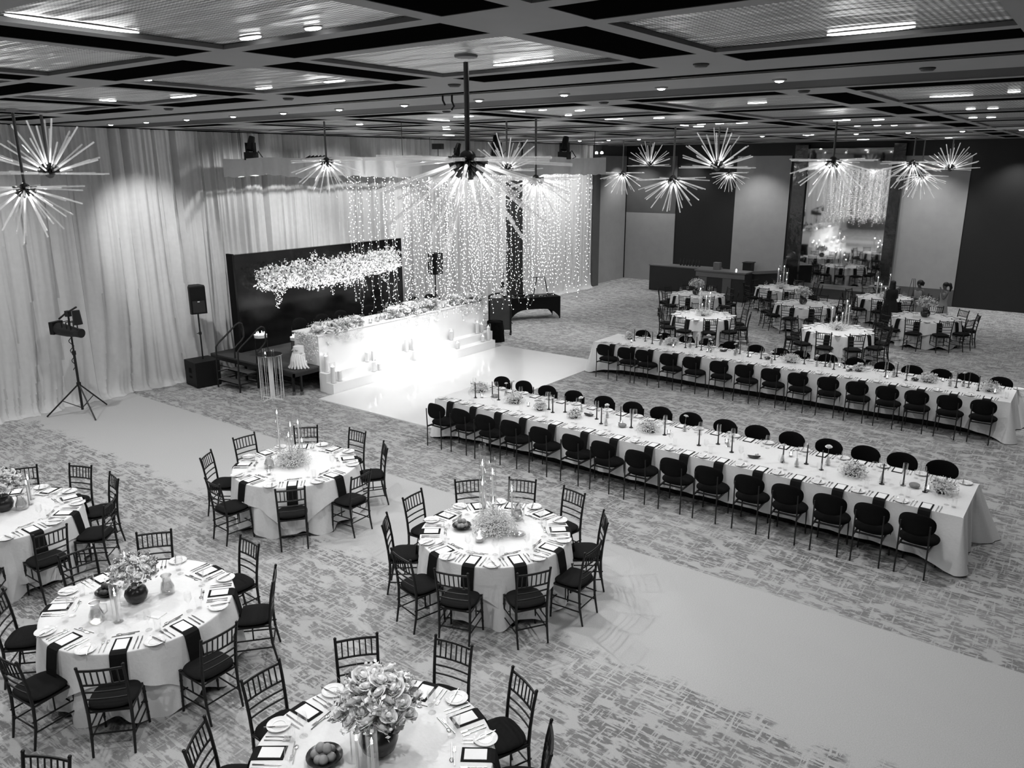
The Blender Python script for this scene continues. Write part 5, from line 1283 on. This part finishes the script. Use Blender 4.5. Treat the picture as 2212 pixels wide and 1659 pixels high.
for i, (x, y, z, up, lab, s_) in enumerate(CH): chandelier(x, y, z, up, lab, s_, i + 1)

# ------------------------------------------------------------------ bar counters at the back left
M_bar = mat('dark bar front', .012, .5, noise=(5, .3)); M_bart = mat('bar top', .13, .4, noise=(5, .15))
b1 = empty('bar_counter', (-14.05, 30.6, 0), -.02, 'long black bar counter in front of the dark back wall, left unit', 'counter')
MB().box(0, 0, .52, 2.9, .7, 1.02).build('body', M_bar, b1); MB().box(0, 0, 1.05, 2.96, .76, .04).build('counter_top', M_bart, b1)
b2 = empty('bar_counter', (-12.0, 29.7, 0), -.02, 'taller black bar counter with pale top nearest the round tables', 'counter')
MB().box(0, 0, .55, 2.0, .7, 1.08).build('body', M_bar, b2); MB().box(0, 0, 1.11, 2.1, .8, .05).build('counter_top', M_bart, b2); MB().box(0, -.36, .98, 2.0, .02, .2).build('fascia', M_bart, b2)
for k in (-.7, .3): MB().box(k, -.36, .45, .35, .02, .84).build('front_panel', M_wmid, b2)
b3 = empty('bar_counter', (-10.75, 31.0, 0), .9, 'low black counter angled beside the bar', 'counter')
MB().box(0, 0, .5, 1.5, .7, .98).build('body', M_bar, b3); MB().box(0, 0, 1.0, 1.54, .74, .03).build('counter_top', M_bar, b3)
tag(MB().box(0, 0, .14, .26, .2, .28).build('white_box', M_wlight, None, False, (-12.3, 29.75, 1.136)), 'small pale box standing on the bar counter', 'box')
tag(MB().lathe([(.001, 0), (.02, 0), (.025, .05), (.015, .08), (.001, .085)], 12).build('bar_lamp', M_lamp, None, True, (-11.5, 29.7, 1.136), ), 'tiny glowing lamp on the right end of the bar', 'lamp')
P_bott = single('bottle', MB().lathe([(.001, 0), (.037, 0), (.037, .19), (.014, .25), (.013, .31), (.001, .31)], 12), M_pot)
for i in range(7): P_bott.place((-14.3 + i * .14, 30.7, 1.072), 0, 'small dark bottle on the left bar counter, %s from its left end' % ORDL[i], 'bottles on the left bar counter', 'bottle')
# butler tray with two wine bottles
r = empty('tray_stand', (-6.35, 30.6, 0), .05, 'folding tray table with crossed black legs right of the mirror', 'tray table')
MB().box(0, 0, .86, .95, .5, .03).build('tray', M_wlight, r)
m = MB()
for sy in (-.2, .2): m.box(0, 0, 0, .02, .02, .01, 0); m.tube([(-.32, sy, .84), (.32, sy, .01)], .022, 6).tube([(.32, sy, .84), (-.32, sy, .01)], .022, 6)
m.build('crossed_legs', M_bmetal, r)
wb = empty('wine_bottle'); w1 = MB().lathe([(.001, 0), (.04, 0), (.04, .2), (.014, .27), (.014, .33), (.001, .33)], 14).build('glass', M_pot, wb, True)
w2 = MB().lathe([(.0405, .05), (.0415, .05), (.0415, .15), (.0405, .15)], 14, closed=True).build('label', M_card, wb, True)
PW = proto(wb, w1, w2)
PW.place((-6.62, 30.55, .876), 0, 'dark wine bottle with white label on the tray table, left one', None, 'bottle'); PW.place((-6.47, 30.55, .876), 0, 'dark wine bottle with white label on the tray table, right one', None, 'bottle')
r = empty('luggage_easel', (-5.6, 31.6, 0), 0, 'thin wooden easel leaning by the grey wall panel', 'easel')
MB().tube([(-.2, 0, 0), (-.05, .1, 1.1)], .012, 6).tube([(.2, 0, 0), (.05, .1, 1.1)], .012, 6).tube([(0, .4, 0), (0, .1, 1.1)], .012, 6).tube([(-.14, .03, .45), (.14, .03, .45)], .012, 6).build('frame', M_wmid, r, True)
tag(MB().rbox(-12.25, 32.3, 0, -11.9, 32.7, 1.15).box(-12.07, 32.5, 1.17, .42, .46, .03).build('lectern', M_bar), 'slim dark lectern in front of the grey panel left of the mirror', 'lectern')

# ------------------------------------------------------------------ people
M_skin = mat('brown skin', .13, .55, noise=(20, .1)); M_skin2 = mat('light brown skin', .2, .55, noise=(20, .1)); M_hair = mat('dark hair', .008, .5, noise=(60, .4))
M_dress = mat('pale dress', .42, .8, noise=(15, .08)); M_gown = mat('black dress', .008, .8, noise=(15, .3)); M_skirt = mat('grey skirt', .22, .85, noise=(60, .25))
def person(x, y, rz, H_, label, skin, look, kind):
    k = H_ / 1.65; r = empty('person', (x, y, 0), rz, label, 'person'); r.scale = (k, k, k)
    V = []; E = []; Rd = []
    def v(p, rad, par=None):
        V.append(p); Rd.append(rad); i = len(V) - 1
        if par is not None: E.append((par, i))
        return i
    pel = v((0, 0, .93), (.14, .10)); wa = v((0, .0, 1.07), (.115, .085), pel); ch = v((0, 0, 1.24), (.135, .095), wa); cl = v((0, -.01, 1.38), (.10, .07), ch)
    nk = v((0, -.005, 1.44), (.045, .045), cl); jaw = v((0, .015, 1.50), (.055, .06), nk); hd = v((0, .01, 1.57), (.072, .085), jaw); tp_ = v((0, 0, 1.63), (.05, .06), hd)
    for sx in (-1, 1):
        hip = v((sx * .09, 0, .86), (.085, .09), pel); kn = v((sx * .1, .01, .47), (.052, .055), hip); an = v((sx * .1, -.02, .08), (.032, .035), kn); toe = v((sx * .11, .1, .03), (.03, .022), an)
        sh = v((sx * .17, -.005, 1.35), (.048, .048), cl)
        if kind == 'crossed': el = (sx * .22, .04, 1.10); wr = (-sx * .02, .17, 1.12)
        elif kind == 'hand': el = (sx * .23, .02, 1.08); wr = ((sx * .04, .19, 1.12))
        else: el = (sx * .22, .04, 1.08); wr = (sx * .12, .22, 1.02)
        if kind == 'chin' and sx < 0: el = (-.20, .12, 1.15); wr = (-.08, .16, 1.42)
        e_ = v(el, (.036, .036), sh); w_ = v(wr, (.024, .024), e_)
        d = (Vector(wr) - Vector(el)).normalized(); pm = Vector(wr) + d * .06; p_ = v(tuple(pm), (.03, .016), w_)
        side = d.cross(Vector((0, 0, 1))).normalized()
        for f in range(4):
            b0 = pm + side * (f - 1.5) * .017 + d * .02; f1_ = v(tuple(b0 + d * .02), (.009, .009), p_); v(tuple(b0 + d * (.045 + .006 * (f in (1, 2))) + Vector((0, 0, -.012))), (.0075, .0075), f1_)
        t1 = v(tuple(Vector(wr) + d * .03 + side * .03), (.010, .010), w_); v(tuple(Vector(wr) + d * .06 + side * .042), (.008, .008), t1)
    me = bpy.data.meshes.new('body'); me.from_pydata(V, E, []); me.update(); me.materials.append(skin)
    b = bpy.data.objects.new('body', me); COL.objects.link(b); b.parent = r
    md = b.modifiers.new('skin', 'SKIN'); 
    if not me.skin_vertices: pass
    for i, sv in enumerate(me.skin_vertices[0].data):
        sv.radius = Rd[i]; sv.use_root = (i == 0)
    md.use_smooth_shade = True; ss = b.modifiers.new('sub', 'SUBSURF'); ss.levels = 2; ss.render_levels = 2
    # face: nose, lips, eyes, ears as one small mesh
    fm = MB(); c_, s_ = math.cos(look), math.sin(look)
    def F(x_, y_, z_): return (x_ * c_ - y_ * s_, .01 + x_ * s_ + y_ * c_, z_)
    fm.tube([F(0, .082, 1.575), F(0, .105, 1.545), F(0, .085, 1.54)], [.008, .012, .006], 6).ball(F(0, .082, 1.52), .016, 8, 5, (1.2, .5, .4))
    for sx in (-1, 1): fm.ball(F(sx * .078, 0, 1.56), .018, 8, 5, (.4, .7, 1.2))
    fm.build('face_features', skin, r, True)
    em = MB()
    for sx in (-1, 1): em.ball(F(sx * .028, .078, 1.578), .010, 8, 5)
    em.build('eye', M_hair, r, True)
    hm = MB()
    if kind == 'long':
        hm.grid(lambda u, w_: ((.085 + .05 * w_) * math.cos(PI * (1.0 + u) + look * 1) * (1 - .0 * w_), .0 + (.10 + .03 * w_) * math.sin(PI * (1.0 + u) + look) * .95, 1.66 - .55 * w_), 16, 6).ball((0, -.02, 1.60), .098, 14, 9, (.9, 1.0, .9))
    elif kind == 'chin':
        hm.ball((0, -.015, 1.6), .095, 14, 9, (.92, 1, .85)).ball((.0 - .03, -.12, 1.60), .06, 10, 7).tube([(-.03, -.13, 1.6), (-.04, -.17, 1.5), (-.03, -.15, 1.38)], [.05, .045, .02], 8)
    else:
        hm.ball((0, -.02, 1.6), .105, 16, 10, (1.0, 1.0, .95))
        for k_ in range(18): a = k_ * .35; hm.ball((.095 * math.cos(a), -.03 + .085 * math.sin(a) * (.3 if math.sin(a) > 0 else 1), 1.57 + .04 * math.sin(k_ * 2)), .035, 6, 5)
    hm.build('hair', M_hair, r, True)
    top_ = {'long': M_gown, 'chin': M_dress, 'hand': M_dress, 'crossed': M_dress}[kind]
    def dress(u, w_):
        a = 2 * PI * u; zz = [1.40, 1.34, 1.24, 1.15, 1.07, .98, .88, .6, .3, .1][min(9, int(round(w_ * 9)))]
        wd = 1.3 if kind == 'long' else 1.0
        rx = [.115, .16, .152, .138, .128, .15, .172, .20, .23, .25][min(9, int(round(w_ * 9)))]; ry = [.075, .10, .118, .105, .098, .115, .13, .17, .2, .22][min(9, int(round(w_ * 9)))]
        dip = .10 * max(0, math.sin(a)) ** 6 * (1 if w_ < .05 else 0)
        fl = 1 + (.05 * math.sin(a * 9) if w_ > .7 else 0)
        return (rx * wd * math.cos(a) * fl, ry * wd * math.sin(a) * fl - .003, zz - dip)
    MB().grid(dress, 36, 9, True).build('dress', top_, r, True)
    if kind == 'hand': MB().grid(lambda u, w_: ((.145 + .09 * w_) * math.cos(2 * PI * u), (.115 + .09 * w_) * math.sin(2 * PI * u), 1.06 - .95 * w_), 30, 5, True).build('skirt', M_skirt, r, True)
    for sx in (-1, 1): MB().pad(.04, .10, 14, .05, lambda a, b: 0, Matrix.Translation((sx * .1, .03, .03)), 2.4).build('shoe', M_bmetal, r, True)
    return r
person(-5.34, 26.95, .6, 1.56, 'woman in a long black dress with dark hair, leftmost of the three standing', M_skin2, -.3, 'long')
person(-4.66, 27.45, 2.7, 1.56, 'woman with curly dark hair, pale top and hands together, middle of three', M_skin, .5, 'hand')
person(-3.93, 27.35, 2.2, 1.58, 'woman in a pale dress with hair in a low bun, rightmost of three', M_skin, .4, 'chin')

# ------------------------------------------------------------------ small things high up and far away
for i, (x, y, z) in enumerate([(-17.6, 29.2, 5.55), (-17.35, 29.2, 5.55)]):
    r = empty('ceiling_emergency_light', (x, y, z), 0, 'twin emergency lamp head under the ceiling by the end of the curtains', 'emergency light', 'twin emergency lamps')
    MB().lathe([(.001, 0), (.05, .0), (.06, .05), (.04, .09), (.001, .1)], 12).build('lamp_head', M_lamp, r, True); MB().tube([(0, 0, .1), (0, 0, .36)], .008, 6).build('stem', M_bmetal, r, True)
tag(MB().rbox(-18.22, 29.15, 4.15, -17.75, 29.19, 4.3).build('wall_control', M_card), 'small pale wall fitting by the end of the curtains', 'fitting')
tag(MB().tube([(-6.9, 7.76, 6.02), (-6.9, 7.76, 5.86), (-6.88, 7.78, 5.8)], .012, 6).tube([(-6.75, 7.76, 6.02), (-6.75, 7.76, 5.84), (-6.72, 7.76, 5.78), (-6.76, 7.76, 5.74)], .012, 6).build('ceiling_hook', M_bmetal), 'pair of black hooks hanging from the dark ceiling track', 'hook')
